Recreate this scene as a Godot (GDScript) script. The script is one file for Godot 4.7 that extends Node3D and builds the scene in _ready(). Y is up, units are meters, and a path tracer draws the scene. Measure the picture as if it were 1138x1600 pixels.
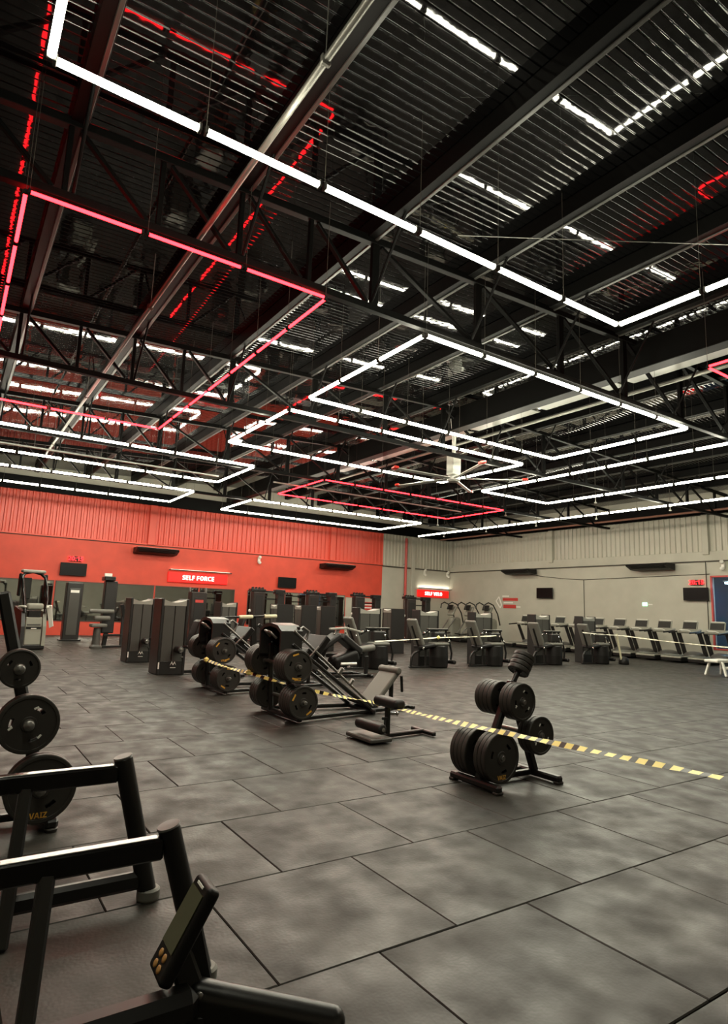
extends Node3D
# A large gym floor seen through a corner of the room. Metres; y up; x runs along the red wall, -z runs towards it.

const CAM := Vector3(0, 1.5651, 0)
const CR := Vector3(0.82887, 0.036675, 0.558238)
const CU := Vector3(-0.117793, 0.98692, 0.110061)
const CF := Vector3(0.5469, 0.156983, -0.822348)
const FOV := 79.4585
const ROOM_W := 26.8      # grey wall at x = 26.8
const ROOM_D := -30.0     # red wall at z = -30
const ROOM_L := -9.0
const ROOM_N := 7.0
const EAVE := 6.15
const LAMP_Y := 5.8

var used := {}
var mats := {}
var rng := RandomNumberGenerator.new()

# ------------------------------------------------------------------ scene
const WHITE_E := 0.7
const RED_E := 0.11

func _ready() -> void:
	var cam := Camera3D.new()
	cam.name = "camera"
	cam.fov = FOV
	cam.near = 0.05
	cam.far = 200.0
	cam.transform = Transform3D(Basis(CR, CU, -CF).orthonormalized(), CAM)
	add_child(cam)
	cam.current = true
	var env := Environment.new()
	env.background_mode = Environment.BG_COLOR
	env.background_color = Color.BLACK
	env.tonemap_mode = Environment.TONE_MAPPER_LINEAR
	env.tonemap_exposure = 1.85
	env.sdfgi_enabled = true
	env.ssao_enabled = true
	env.ssil_enabled = true
	var we := WorldEnvironment.new()
	we.name = "world"
	we.environment = env
	add_child(we)
	rng.seed = 20240
	make_materials()
	lamps()
	hall_floor()
	hall_walls()
	hall_roof()
	for t in [[-1.5, "over the entrance end"], [-7.1, "along the near edge of the large red rectangle"], [-12.7, "crossing above the middle of the large red rectangle"], [-18.3, "above the loop past the red rectangle"], [-23.9, "above the loop along the red wall"]]: truss(t[0], t[1])
	hall_services()
	wall_fittings()
	weight_trees()
	foreground()
	leg_presses()
	roller_bench()
	machines()
	tapes()

# ------------------------------------------------------------------ mesh building
class MB:
	var v := PackedVector3Array()
	var n := PackedVector3Array()
	func tri(a: Vector3, b: Vector3, c: Vector3, na: Vector3, nb: Vector3, nc: Vector3) -> void:
		# a, b, c counter-clockwise from outside
		v.append(a); v.append(c); v.append(b)
		n.append(na); n.append(nc); n.append(nb)
	func ftri(a: Vector3, b: Vector3, c: Vector3) -> void:
		var m := (b - a).cross(c - a).normalized()
		tri(a, b, c, m, m, m)
	func quad(a: Vector3, b: Vector3, c: Vector3, d: Vector3) -> void:
		var m := (c - a).cross(d - b).normalized()
		tri(a, b, c, m, m, m)
		tri(a, c, d, m, m, m)
	func squad(a: Vector3, b: Vector3, c: Vector3, d: Vector3, na: Vector3, nb: Vector3, nc: Vector3, nd: Vector3) -> void:
		tri(a, b, c, na, nb, nc)
		tri(a, c, d, na, nc, nd)
	func box(c: Vector3, s: Vector3, bev := 0.008, B := Basis.IDENTITY) -> void:
		var h := s * 0.5
		var b := minf(bev, minf(h.x, minf(h.y, h.z)) * 0.8)
		var ax := [0, 1, 2]
		for k in ax:
			var i: int = (k + 1) % 3
			var j: int = (k + 2) % 3
			for sg in [-1.0, 1.0]:
				var p := []
				for q in [[-1, -1], [1, -1], [1, 1], [-1, 1]]:
					var w := Vector3.ZERO
					w[k] = sg * h[k]
					w[i] = q[0] * (h[i] - b)
					w[j] = q[1] * (h[j] - b)
					p.append(c + B * w)
				if sg > 0: quad(p[0], p[1], p[2], p[3])
				else: quad(p[3], p[2], p[1], p[0])
			# edges parallel to axis k
			if b > 0.0:
				for si in [-1.0, 1.0]:
					for sj in [-1.0, 1.0]:
						var e := []
						for q in [[-1, 0], [1, 0], [1, 1], [-1, 1]]:
							var w := Vector3.ZERO
							w[k] = q[0] * (h[k] - b)
							if q[1] == 0:
								w[i] = si * h[i]; w[j] = sj * (h[j] - b)
							else:
								w[i] = si * (h[i] - b); w[j] = sj * h[j]
							e.append(c + B * w)
						var out := Vector3.ZERO
						out[i] = si; out[j] = sj
						face_out(e, B * out)
		if b > 0.0:
			for sx in [-1.0, 1.0]:
				for sy in [-1.0, 1.0]:
					for sz in [-1.0, 1.0]:
						var a1 := c + B * Vector3(sx * h.x, sy * (h.y - b), sz * (h.z - b))
						var a2 := c + B * Vector3(sx * (h.x - b), sy * h.y, sz * (h.z - b))
						var a3 := c + B * Vector3(sx * (h.x - b), sy * (h.y - b), sz * h.z)
						if (a2 - a1).cross(a3 - a1).dot(B * Vector3(sx, sy, sz)) > 0: ftri(a1, a2, a3)
						else: ftri(a1, a3, a2)
	func face_out(e: Array, out: Vector3) -> void:
		var m: Vector3 = (e[2] - e[0]).cross(e[3] - e[1])
		if m.dot(out) > 0: quad(e[0], e[1], e[2], e[3])
		else: quad(e[3], e[2], e[1], e[0])
	static func frame(d: Vector3, up := Vector3.UP) -> Basis:
		# z along d, y near up
		var z := d.normalized()
		var u := up
		if absf(z.dot(u.normalized())) > 0.98: u = Vector3.RIGHT if absf(z.x) < 0.9 else Vector3.FORWARD
		var x := u.cross(z).normalized()
		return Basis(x, z.cross(x).normalized(), z)
	func bar(a: Vector3, b: Vector3, w: float, h: float, bev := 0.008, up := Vector3.UP) -> void:
		box((a + b) * 0.5, Vector3(w, h, a.distance_to(b)), bev, frame(b - a, up))
	func lathe(prof: Array, T := Transform3D.IDENTITY, k := 16, smooth := false) -> void:
		# prof: Vector2(r, y), outer side to the right of the direction of travel (bottom centre -> up -> top centre)
		var nn := []
		for i in prof.size() - 1:
			var d: Vector2 = prof[i + 1] - prof[i]
			nn.append(Vector2(d.y, -d.x).normalized())
		for i in prof.size() - 1:
			var n0: Vector2 = nn[i]
			var n1: Vector2 = nn[i]
			if smooth:
				if i > 0: n0 = (nn[i - 1] + nn[i]).normalized()
				if i < nn.size() - 1: n1 = (nn[i] + nn[i + 1]).normalized()
			var p0: Vector2 = prof[i]
			var p1: Vector2 = prof[i + 1]
			for j in k:
				var t0 := TAU * j / k
				var t1 := TAU * (j + 1) / k
				var c0 := Vector3(cos(t0), 0, -sin(t0))
				var c1 := Vector3(cos(t1), 0, -sin(t1))
				var a := T * (c0 * p0.x + Vector3(0, p0.y, 0))
				var b := T * (c1 * p0.x + Vector3(0, p0.y, 0))
				var c := T * (c1 * p1.x + Vector3(0, p1.y, 0))
				var d := T * (c0 * p1.x + Vector3(0, p1.y, 0))
				var na := T.basis * (c0 * n0.x + Vector3(0, n0.y, 0))
				var nb := T.basis * (c1 * n0.x + Vector3(0, n0.y, 0))
				var nc := T.basis * (c1 * n1.x + Vector3(0, n1.y, 0))
				var nd := T.basis * (c0 * n1.x + Vector3(0, n1.y, 0))
				if p0.x > 1e-6: tri(a, b, c, na, nb, nc)
				if p1.x > 1e-6: tri(a, c, d, na, nc, nd)
	static func along(a: Vector3, b: Vector3) -> Transform3D:
		# y axis from a to b
		var f := frame(b - a)
		return Transform3D(Basis(f.y, f.z, f.x), a)
	func tube(a: Vector3, b: Vector3, r: float, k := 12, r2 := -1.0) -> void:
		var L := a.distance_to(b)
		var q := r if r2 < 0 else r2
		var e := minf(minf(r, q) * 0.15, L * 0.2)
		lathe([Vector2(0, 0), Vector2(r - e, 0), Vector2(r, e), Vector2(q, L - e), Vector2(q - e, L), Vector2(0, L)], along(a, b), k)
	func pad_roll(a: Vector3, b: Vector3, r: float, k := 14) -> void:
		# a foam roller with rounded ends
		var L := a.distance_to(b)
		var p := [Vector2(0, 0)]
		var e := minf(r * 0.45, L * 0.3)
		for i in 5:
			var t := PI * 0.5 * i / 4.0
			p.append(Vector2(r - e + e * sin(t), e - e * cos(t)))
		for i in 5:
			var t := PI * 0.5 * i / 4.0
			p.append(Vector2(r - e + e * cos(t), L - e + e * sin(t)))
		p.append(Vector2(0, L))
		lathe(p, along(a, b), k, true)
	func sweep(pts: Array, r: float, k := 10) -> void:
		var rings := []
		var up := Vector3.UP
		for i in pts.size():
			var d: Vector3
			if i == 0: d = (pts[1] - pts[0]).normalized()
			elif i == pts.size() - 1: d = (pts[i] - pts[i - 1]).normalized()
			else: d = ((pts[i] - pts[i - 1]).normalized() + (pts[i + 1] - pts[i]).normalized()).normalized()
			var x: Vector3
			if i == 0:
				var f := frame(d)
				x = f.x
				up = f.y
			else:
				x = up.cross(d).normalized()
				up = d.cross(x).normalized()
			var ring := []
			for j in k:
				var t := TAU * j / k
				ring.append(x * cos(t) + up * sin(t))
			rings.append(ring)
		for i in pts.size() - 1:
			for j in k:
				var m := (j + 1) % k
				var a: Vector3 = rings[i][j]
				var b: Vector3 = rings[i][m]
				var c: Vector3 = rings[i + 1][m]
				var d: Vector3 = rings[i + 1][j]
				squad(pts[i] + a * r, pts[i] + b * r, pts[i + 1] + c * r, pts[i + 1] + d * r, a, b, c, d)
		for j in k:
			var m := (j + 1) % k
			ftri(pts[0], pts[0] + rings[0][m] * r, pts[0] + rings[0][j] * r)
			var l := pts.size() - 1
			ftri(pts[l], pts[l] + rings[l][j] * r, pts[l] + rings[l][m] * r)
	func rbox(c: Vector3, s: Vector3, r: float, B := Basis.IDENTITY, k := 2) -> void:
		# a cushion: box with round edges
		var h := s * 0.5
		r = minf(r, minf(h.x, minf(h.y, h.z)))
		var inn := h - Vector3(r, r, r)
		var st := []
		for i in k + 1: st.append([-1.0, -PI / 4 + PI / 4 * i / k])
		for i in k + 1: st.append([1.0, PI / 4 * i / k])
		for ax in 3:
			var i1: int = (ax + 1) % 3
			var i2: int = (ax + 2) % 3
			for sg in [-1.0, 1.0]:
				var P := []
				var N := []
				for a in st:
					var rowp := []
					var rown := []
					for b in st:
						var d := Vector3.ZERO
						d[ax] = sg; d[i1] = tan(a[1]); d[i2] = tan(b[1])
						d = d.normalized()
						var o := Vector3.ZERO
						o[ax] = sg * inn[ax]; o[i1] = a[0] * inn[i1]; o[i2] = b[0] * inn[i2]
						rowp.append(c + B * (o + d * r))
						rown.append(B * d)
					P.append(rowp); N.append(rown)
				for a in st.size() - 1:
					for b in st.size() - 1:
						if sg > 0: squad(P[a][b], P[a + 1][b], P[a + 1][b + 1], P[a][b + 1], N[a][b], N[a + 1][b], N[a + 1][b + 1], N[a][b + 1])
						else: squad(P[a][b + 1], P[a + 1][b + 1], P[a + 1][b], P[a][b], N[a][b + 1], N[a + 1][b + 1], N[a + 1][b], N[a][b])
	func prism(poly: PackedVector2Array, depth: float, T := Transform3D.IDENTITY) -> void:
		# outline in xy, extruded along z about 0
		var p := poly
		if Geometry2D.is_polygon_clockwise(p): p.reverse()
		var h := depth * 0.5
		var ix := Geometry2D.triangulate_polygon(p)
		for i in range(0, ix.size(), 3):
			var a := p[ix[i]]
			var b := p[ix[i + 1]]
			var c := p[ix[i + 2]]
			if (b - a).cross(c - a) < 0:
				var t := b
				b = c
				c = t
			ftri(T * Vector3(a.x, a.y, h), T * Vector3(b.x, b.y, h), T * Vector3(c.x, c.y, h))
			ftri(T * Vector3(a.x, a.y, -h), T * Vector3(c.x, c.y, -h), T * Vector3(b.x, b.y, -h))
		for i in p.size():
			var a := p[i]
			var b := p[(i + 1) % p.size()]
			quad(T * Vector3(a.x, a.y, -h), T * Vector3(b.x, b.y, -h), T * Vector3(b.x, b.y, h), T * Vector3(a.x, a.y, h))
	func mesh() -> ArrayMesh:
		var arr := []
		arr.resize(Mesh.ARRAY_MAX)
		arr[Mesh.ARRAY_VERTEX] = v
		arr[Mesh.ARRAY_NORMAL] = n
		var m := ArrayMesh.new()
		m.add_surface_from_arrays(Mesh.PRIMITIVE_TRIANGLES, arr)
		return m

# ------------------------------------------------------------------ naming
func numbered(called: String) -> String:
	var k: int = used.get(called, 0)
	used[called] = k + 1
	return called if k == 0 else "%s_%03d" % [called, k]

func thing(called: String, label: String, category: String, at := Vector3.ZERO, turn := 0.0, group := "") -> Node3D:
	var o := Node3D.new()
	o.name = numbered(called)
	add_child(o, true)
	o.position = at
	o.rotation.y = turn
	o.set_meta("label", label)
	o.set_meta("category", category)
	if group != "": o.set_meta("group", group)
	return o

func setting(called: String) -> Node3D:
	var o := Node3D.new()
	o.name = called
	add_child(o, true)
	o.set_meta("kind", "structure")
	return o

func part(called: String, m: Mesh, mat: String, parent: Node3D, at := Transform3D.IDENTITY) -> MeshInstance3D:
	var o := MeshInstance3D.new()
	o.name = called
	o.mesh = m
	o.material_override = mats[mat]
	o.cast_shadow = GeometryInstance3D.SHADOW_CASTING_SETTING_ON
	o.transform = at
	parent.add_child(o, true)
	return o

func p(called: String, b: MB, mat: String, parent: Node3D) -> MeshInstance3D:
	return part(called, b.mesh(), mat, parent)

func dup(src: Node3D, label: String, at: Vector3, turn: float) -> Node3D:
	var stem := String(src.name)
	if stem.length() > 4 and stem.substr(stem.length() - 4, 1) == "_" and stem.substr(stem.length() - 3).is_valid_int(): stem = stem.substr(0, stem.length() - 4)
	var r: Node3D = src.duplicate()
	r.name = numbered(stem)
	add_child(r, true)
	r.position = at
	r.rotation = Vector3(0, turn, 0)
	r.set_meta("label", label)
	return r

const ORD := ["first", "second", "third", "fourth", "fifth", "sixth", "seventh", "eighth", "ninth", "tenth", "eleventh", "twelfth", "thirteenth", "fourteenth", "fifteenth", "sixteenth", "seventeenth", "eighteenth", "nineteenth", "twentieth"]

var font: SystemFont
func lettering(text: String, height: float, depth: float) -> TextMesh:
	var t := TextMesh.new()
	t.text = text
	t.font = font
	t.font_size = 48
	t.pixel_size = height / 34.5
	t.depth = depth
	t.curve_step = 2.0
	return t

# ------------------------------------------------------------------ materials
func srgb(r: int, g: int, b: int) -> Color:
	return Color(r / 255.0, g / 255.0, b / 255.0)

func noise_tex(freq: float, octaves: int, sd: int, lo: Color, hi: Color, size := 512, as_normal := false, bump := 4.0, kind := FastNoiseLite.TYPE_SIMPLEX_SMOOTH) -> NoiseTexture2D:
	var f := FastNoiseLite.new()
	f.seed = sd
	f.noise_type = kind
	f.frequency = freq
	f.fractal_octaves = octaves
	var t := NoiseTexture2D.new()
	t.width = size
	t.height = size
	t.seamless = true
	t.noise = f
	if as_normal:
		t.as_normal_map = true
		t.bump_strength = bump
	else:
		var g := Gradient.new()
		g.set_color(0, lo)
		g.set_color(1, hi)
		t.color_ramp = g
	return t

func mat(called: String, c: Color, rough: float, metal := 0.0, spec := 0.5) -> StandardMaterial3D:
	var m := StandardMaterial3D.new()
	m.resource_name = called
	m.albedo_color = c
	m.roughness = rough
	m.metallic = metal
	m.metallic_specular = spec
	mats[called] = m
	return m

func triplanar(m: StandardMaterial3D, scale: float, world := true, off := Vector3.ZERO) -> void:
	m.uv1_triplanar = true
	m.uv1_world_triplanar = world
	m.uv1_scale = Vector3(scale, scale, scale)
	m.uv1_offset = off

func make_materials() -> void:
	font = SystemFont.new()
	font.font_names = PackedStringArray(["Droid Sans"])
	font.font_weight = 700
	# rubber floor: the same worn, blotchy crumb rubber in a few tints
	var blotch := noise_tex(0.0048, 2, 11, srgb(80, 77, 70), srgb(124, 120, 109), 1024)
	var gritn := noise_tex(0.25, 3, 5, Color.BLACK, Color.WHITE, 512, true, 1.6)
	var wavy := noise_tex(0.008, 3, 9, Color.BLACK, Color.WHITE, 512, true, 3.0)
	var worn := noise_tex(0.014, 4, 23, Color(0.38, 0.38, 0.38), Color(0.72, 0.72, 0.72), 512)
	var k := 0
	for tint in [Color(0.385, 0.38, 0.365), Color(0.41, 0.402, 0.387), Color(0.362, 0.353, 0.34), Color(0.392, 0.394, 0.374), Color(0.375, 0.364, 0.348)]:
		var f := mat("rubber_floor_%d" % k, tint, 1.0)
		f.albedo_texture = blotch
		f.roughness_texture = worn
		f.normal_enabled = true
		f.normal_texture = gritn
		f.normal_scale = 0.13
		triplanar(f, 0.33, true, Vector3(k * 0.37, k * 0.21, k * 0.53))
		k += 1
	mat("joint", srgb(20, 18, 16), 0.9)
	var rf := mat("roof_sheet", srgb(6, 6, 6), 0.035, 0.0, 0.58)
	rf.normal_enabled = true
	rf.normal_texture = wavy
	rf.normal_scale = 0.08
	triplanar(rf, 0.55)
	mat("roof_steel", srgb(8, 8, 7), 0.5, 0.0, 0.22)
	mat("purlin_flange", srgb(48, 47, 43), 0.35)
	mat("galvanised", srgb(120, 119, 112), 0.4, 0.6)
	mat("ridge_sheet", srgb(112, 112, 104), 0.35)
	var red := mat("red_paint", srgb(219, 76, 54), 0.55)
	red.albedo_texture = noise_tex(0.01, 4, 31, Color(0.92, 0.92, 0.92), Color.WHITE)
	triplanar(red, 0.2)
	mat("red_sheet", srgb(219, 78, 58), 0.38)
	var grey := mat("grey_paint", srgb(188, 186, 172), 0.7)
	grey.albedo_texture = noise_tex(0.008, 4, 37, Color(0.95, 0.95, 0.945), Color.WHITE)
	triplanar(grey, 0.2)
	mat("grey_sheet", srgb(184, 181, 166), 0.45)
	mat("dark_line", srgb(62, 58, 50), 0.6)
	mat("dark_wall", srgb(46, 44, 42), 0.7)
	mat("eaves", srgb(60, 56, 50), 0.6)
	mat("sprinkler_pipe", srgb(150, 104, 86), 0.5)
	mat("fire_pipe", srgb(196, 78, 72), 0.45)
	mat("white_plastic", srgb(225, 224, 214), 0.4)
	mat("cream_paint", srgb(206, 200, 168), 0.45)
	# machines
	mat("black_steel", srgb(24, 23, 22), 0.33)
	mat("black_gloss", srgb(18, 17, 16), 0.18)
	mat("black_plastic", srgb(24, 23, 22), 0.45, 0.0, 0.35)
	var rub := mat("plate_rubber", srgb(46, 43, 39), 0.5)
	rub.normal_enabled = true
	rub.normal_texture = gritn
	rub.normal_scale = 0.2
	triplanar(rub, 3.0, false)
	mat("upholstery", srgb(30, 29, 28), 0.5)
	mat("upholstery_grey", srgb(104, 103, 96), 0.5)
	mat("shroud", srgb(74, 73, 69), 0.38)
	mat("shroud_dark", srgb(38, 37, 36), 0.35)
	mat("shroud_brown", srgb(44, 38, 36), 0.35)
	mat("cap_grey", srgb(150, 149, 140), 0.4)
	mat("panel_grey", srgb(138, 138, 126), 0.45)
	mat("chrome", srgb(210, 208, 204), 0.18, 1.0)
	mat("steel_grey", srgb(128, 126, 122), 0.38, 0.8)
	mat("screen_off", srgb(10, 10, 11), 0.35, 0.0, 0.3)
	mat("screen_grey", srgb(40, 41, 38), 0.4, 0.0, 0.3)
	mat("display_green", srgb(66, 70, 44), 0.15)
	mat("bronze_button", srgb(190, 140, 78), 0.4)
	mat("print_yellow", srgb(214, 160, 62), 0.5)
	mat("print_pale", srgb(238, 236, 228), 0.5)
	mat("print_red", srgb(196, 64, 58), 0.5)
	mat("tape_yellow", srgb(255, 236, 140), 0.4)
	mat("polished_steel", srgb(150, 148, 144), 0.2, 1.0)
	mat("tape_black", srgb(24, 22, 18), 0.4)
	mat("tape_white", srgb(226, 222, 204), 0.4)
	mat("sign_face", srgb(214, 30, 26), 0.35)
	mat("aluminium", srgb(190, 190, 184), 0.35, 0.5)
	mat("fan_red", srgb(190, 48, 36), 0.4)
	var mir := mat("mirror", srgb(205, 212, 208), 0.03, 1.0)
	mir.metallic = 1.0
	var gl := mat("glass", Color(0.55, 0.75, 0.9, 0.05), 0.05)
	gl.transparency = BaseMaterial3D.TRANSPARENCY_ALPHA
	mat("night_blue", srgb(28, 36, 62), 0.6)
	glow("lamp_white", Color(1.0, 0.985, 0.89), 30.0)
	glow("lamp_red", Color(1.0, 0.09, 0.11), 15.0)
	glow("lamp_cool", Color(0.72, 0.92, 1.0), 5.0)
	glow("lamp_white_soft", Color(1.0, 0.95, 0.85), 1.2)
	glow("clock_red", Color(1.0, 0.1, 0.12), 3.0)
	glow("sign_red", Color(0.95, 0.11, 0.09), 0.35)
	glow("sign_white", Color(1.0, 0.98, 0.94), 1.1)
	glow("exit_green", Color(0.65, 1.0, 0.82), 1.2)

func glow(called: String, c: Color, e: float) -> void:
	var m := mat(called, c, 0.4)
	m.emission_enabled = true
	m.emission = c
	m.emission_energy_multiplier = e

# ------------------------------------------------------------------ lamps
var tube_meshes := {}

func led_tube(at: Vector3, along_x: bool, L: float, red: bool, label: String, group: String) -> void:
	var rad := 0.02 if red else 0.032
	var key := "%.2f %s" % [L, red]
	if not tube_meshes.has(key):
		var g := MB.new()
		g.lathe([Vector2(rad, -L / 2 + 0.03), Vector2(rad, L / 2 - 0.03)], Transform3D(Basis(Vector3.FORWARD, Vector3.RIGHT, Vector3.UP), Vector3.ZERO), 10, true)
		var s := MB.new()
		s.box(Vector3(0, 0.004, 0), Vector3(0.03, 0.075, 0.07) if not red else Vector3(0.03, 0.055, 0.05), 0.006)
		var w := MB.new()
		w.tube(Vector3.ZERO, Vector3(0, 1, 0), 0.003, 6)
		tube_meshes[key] = [g.mesh(), s.mesh(), w.mesh()]
	var ms: Array = tube_meshes[key]
	var o := thing("led_tube", label, "tube light", at, 0.0 if along_x else PI / 2, group)
	part("lamp_tube", ms[0], "lamp_red" if red else "lamp_white", o)
	for s in [-1.0, 1.0]: part("lamp_socket", ms[1], "shroud" if not red else "black_plastic", o, Transform3D(Basis.IDENTITY, Vector3(s * (L / 2 - 0.015), 0, 0)))
	var wy := roof_y(at.x) - LAMP_Y - 0.04
	part("hanger_wire", ms[2], "dark_line", o, Transform3D(Basis.from_scale(Vector3(1, wy, 1)), Vector3(-L / 2 + 0.015, 0.03, 0)))
	var l := AreaLight3D.new()
	l.name = "tube_glow"
	l.light_color = Color(1.0, 0.135, 0.15) if red else Color(1.0, 0.985, 0.89)
	l.light_energy = (RED_E if red else WHITE_E) * L / 1.2
	l.set("area_size", Vector2(L - 0.08, 0.02 if red else 0.06))
	l.set("area_normalize_energy", true)
	l.set("area_range", 45.0)
	l.set("area_attenuation", 2.0)
	l.shadow_enabled = true
	l.position = Vector3(0, -rad - 0.008, 0)
	l.rotation.x = -PI / 2
	o.add_child(l, true)

func lamp_row(a: Vector2, b: Vector2, n: int, red: bool, side: String, from_end: String, loop: String) -> void:
	var along_x := absf(b.x - a.x) > absf(b.y - a.y)
	var L := a.distance_to(b) / n
	for i in n:
		var c := a.lerp(b, (i + 0.5) / n)
		led_tube(Vector3(c.x, LAMP_Y, c.y), along_x, L - 0.03, red, "%s tube %s from %s end, %s %s" % ["red" if red else "white", ORD[i], from_end, side, loop], ("red" if red else "white") + " tubes, " + loop)

func lamps() -> void:
	var gw := "grey wall"
	var rw := "red wall"
	var cm := "entrance"
	# foremost white rectangle
	var s := "of big foremost rectangle"
	lamp_row(Vector2(7.66, -5.02), Vector2(0.19, -5.02), 6, false, "far row", gw, s)
	lamp_row(Vector2(0.19, -5.02), Vector2(0.19, -0.1), 4, false, "open side", rw, s)
	lamp_row(Vector2(7.66, -5.02), Vector2(7.66, -0.1), 4, false, "grey side", rw, s)
	# large red rectangle
	s = "of large red rectangle"
	lamp_row(Vector2(3.88, -6.96), Vector2(0.2, -6.96), 3, true, "near row", gw, s)
	lamp_row(Vector2(3.88, -15.15), Vector2(0.2, -15.15), 3, true, "far row", gw, s)
	lamp_row(Vector2(3.88, -15.15), Vector2(3.88, -6.96), 7, true, "grey side", rw, s)
	lamp_row(Vector2(0.2, -15.15), Vector2(0.2, -6.96), 7, true, "open side", rw, s)
	# rectangle behind the foremost one
	s = "of second rectangle"
	lamp_row(Vector2(13.2, -7.02), Vector2(5.68, -7.02), 6, false, "near row", gw, s)
	lamp_row(Vector2(13.2, -10.72), Vector2(5.68, -10.72), 6, false, "far row", gw, s)
	lamp_row(Vector2(13.2, -10.72), Vector2(13.2, -7.02), 3, false, "grey side", rw, s)
	lamp_row(Vector2(5.68, -10.72), Vector2(5.68, -7.02), 3, false, "open side", rw, s)
	# rectangle round the fan
	s = "of rectangle round ceiling fan"
	lamp_row(Vector2(13.1, -11.66), Vector2(5.7, -11.66), 6, false, "near row", gw, s)
	lamp_row(Vector2(13.1, -15.12), Vector2(5.7, -15.12), 6, false, "far row", gw, s)
	lamp_row(Vector2(13.1, -15.12), Vector2(13.1, -11.66), 3, false, "grey side", rw, s)
	lamp_row(Vector2(5.7, -15.12), Vector2(5.7, -11.66), 3, false, "open side", rw, s)
	# long loops before the red wall
	s = "of loop past red rectangle"
	lamp_row(Vector2(7.42, -17.3), Vector2(0.0, -17.3), 6, false, "near row", gw, s)
	lamp_row(Vector2(7.42, -20.5), Vector2(0.0, -20.5), 6, false, "far row", gw, s)
	lamp_row(Vector2(7.42, -20.5), Vector2(7.42, -17.3), 3, false, "grey side", rw, s)
	s = "of loop beside red wall"
	lamp_row(Vector2(7.4, -22.85), Vector2(0.0, -22.85), 6, false, "near row", gw, s)
	lamp_row(Vector2(7.4, -26.05), Vector2(0.0, -26.05), 6, false, "far row", gw, s)
	lamp_row(Vector2(7.4, -26.05), Vector2(7.4, -22.85), 3, false, "grey side", rw, s)
	# far red rectangle
	s = "of distant red rectangle"
	lamp_row(Vector2(18.5, -17.5), Vector2(10.0, -17.5), 7, true, "near row", gw, s)
	lamp_row(Vector2(18.5, -20.98), Vector2(10.0, -20.98), 7, true, "far row", gw, s)
	lamp_row(Vector2(18.5, -20.98), Vector2(18.5, -17.5), 3, true, "grey side", rw, s)
	lamp_row(Vector2(10.0, -20.98), Vector2(10.0, -17.5), 3, true, "open side", rw, s)
	# white rectangle in the corner
	s = "of rectangle past distant red"
	lamp_row(Vector2(18.62, -22.95), Vector2(9.82, -22.95), 7, false, "near row", gw, s)
	lamp_row(Vector2(18.62, -26.4), Vector2(9.82, -26.4), 7, false, "far row", gw, s)
	lamp_row(Vector2(18.62, -26.4), Vector2(18.62, -22.95), 3, false, "grey side", rw, s)
	lamp_row(Vector2(9.82, -26.4), Vector2(9.82, -22.95), 3, false, "open side", rw, s)
	# rectangle before the grey wall
	s = "of rectangle before grey wall"
	lamp_row(Vector2(18.46, -15.28), Vector2(15.03, -15.28), 3, false, "far row", gw, s)
	lamp_row(Vector2(15.03, -15.28), Vector2(15.03, -6.6), 7, false, "open side", rw, s)
	lamp_row(Vector2(18.46, -15.28), Vector2(18.46, -6.6), 7, false, "grey side", rw, s)
	# straight line along the grey wall
	lamp_row(Vector2(21.8, -27.15), Vector2(21.8, -7.55), 16, false, "straight line", rw, "along grey wall")
	# corner of one more red rectangle
	s = "of red corner past girder"
	lamp_row(Vector2(10.13, -5.02), Vector2(12.6, -5.02), 2, true, "far row", "open", s)
	lamp_row(Vector2(10.13, -5.02), Vector2(10.13, -2.55), 2, true, "open side", rw, s)

# ------------------------------------------------------------------ the hall
func roof_y(x: float) -> float:
	return 7.13 + 0.04 * minf(x, ROOM_W - x)

func hall_floor() -> void:
	var fl := setting("floor")
	var slab := MB.new()
	slab.box(Vector3((ROOM_W + ROOM_L) / 2, -0.115, (ROOM_D + ROOM_N) / 2), Vector3(ROOM_W - ROOM_L + 0.6, 0.2, ROOM_N - ROOM_D + 0.6), 0.0)
	p("base_slab", slab, "joint", fl)
	var tile := MB.new()
	tile.box(Vector3(0, -0.01, 0), Vector3(0.995, 0.02, 0.995), 0.005)
	var tm := tile.mesh()
	var cand := []
	for j in range(-27, 13):
		var z0 := -4.543 + j
		var off := 1.866 if (j % 2) == 0 else 1.354
		for i in range(-12, 27):
			var c := Vector3(off + i + 0.5, 0, z0 + 0.5)
			if c.x < ROOM_L or c.x > ROOM_W or c.z < ROOM_D or c.z > ROOM_N: continue
			var d := c - CAM
			var depth := d.dot(CF)
			var seen := false
			if depth > 0.4:
				var px := d.dot(CR) / depth * 962.6
				var py := d.dot(CU) / depth * 962.6
				var m := 620.0 / depth
				seen = absf(px) < 569 + m and absf(py) < 800 + m
			cand.append([depth if seen else 1000.0 + d.length(), c])
	cand.sort_custom(func(a, b): return a[0] < b[0])
	var rest := MB.new()
	for q in cand.size():
		var c: Vector3 = cand[q][1]
		c.y = rng.randf_range(-0.0022, 0.0)
		var B := Basis.from_euler(Vector3(rng.randf_range(-0.0022, 0.0022), 0, rng.randf_range(-0.0022, 0.0022)))
		if q < 300: part("tile", tm, "rubber_floor_%d" % rng.randi_range(0, 4), fl, Transform3D(B, c))
		else: rest.box(c + Vector3(0, -0.01, 0), Vector3(0.995, 0.02, 0.995), 0.005, B)
	p("distant_tiles", rest, "rubber_floor_0", fl).set_meta("kind", "stuff")

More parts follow.
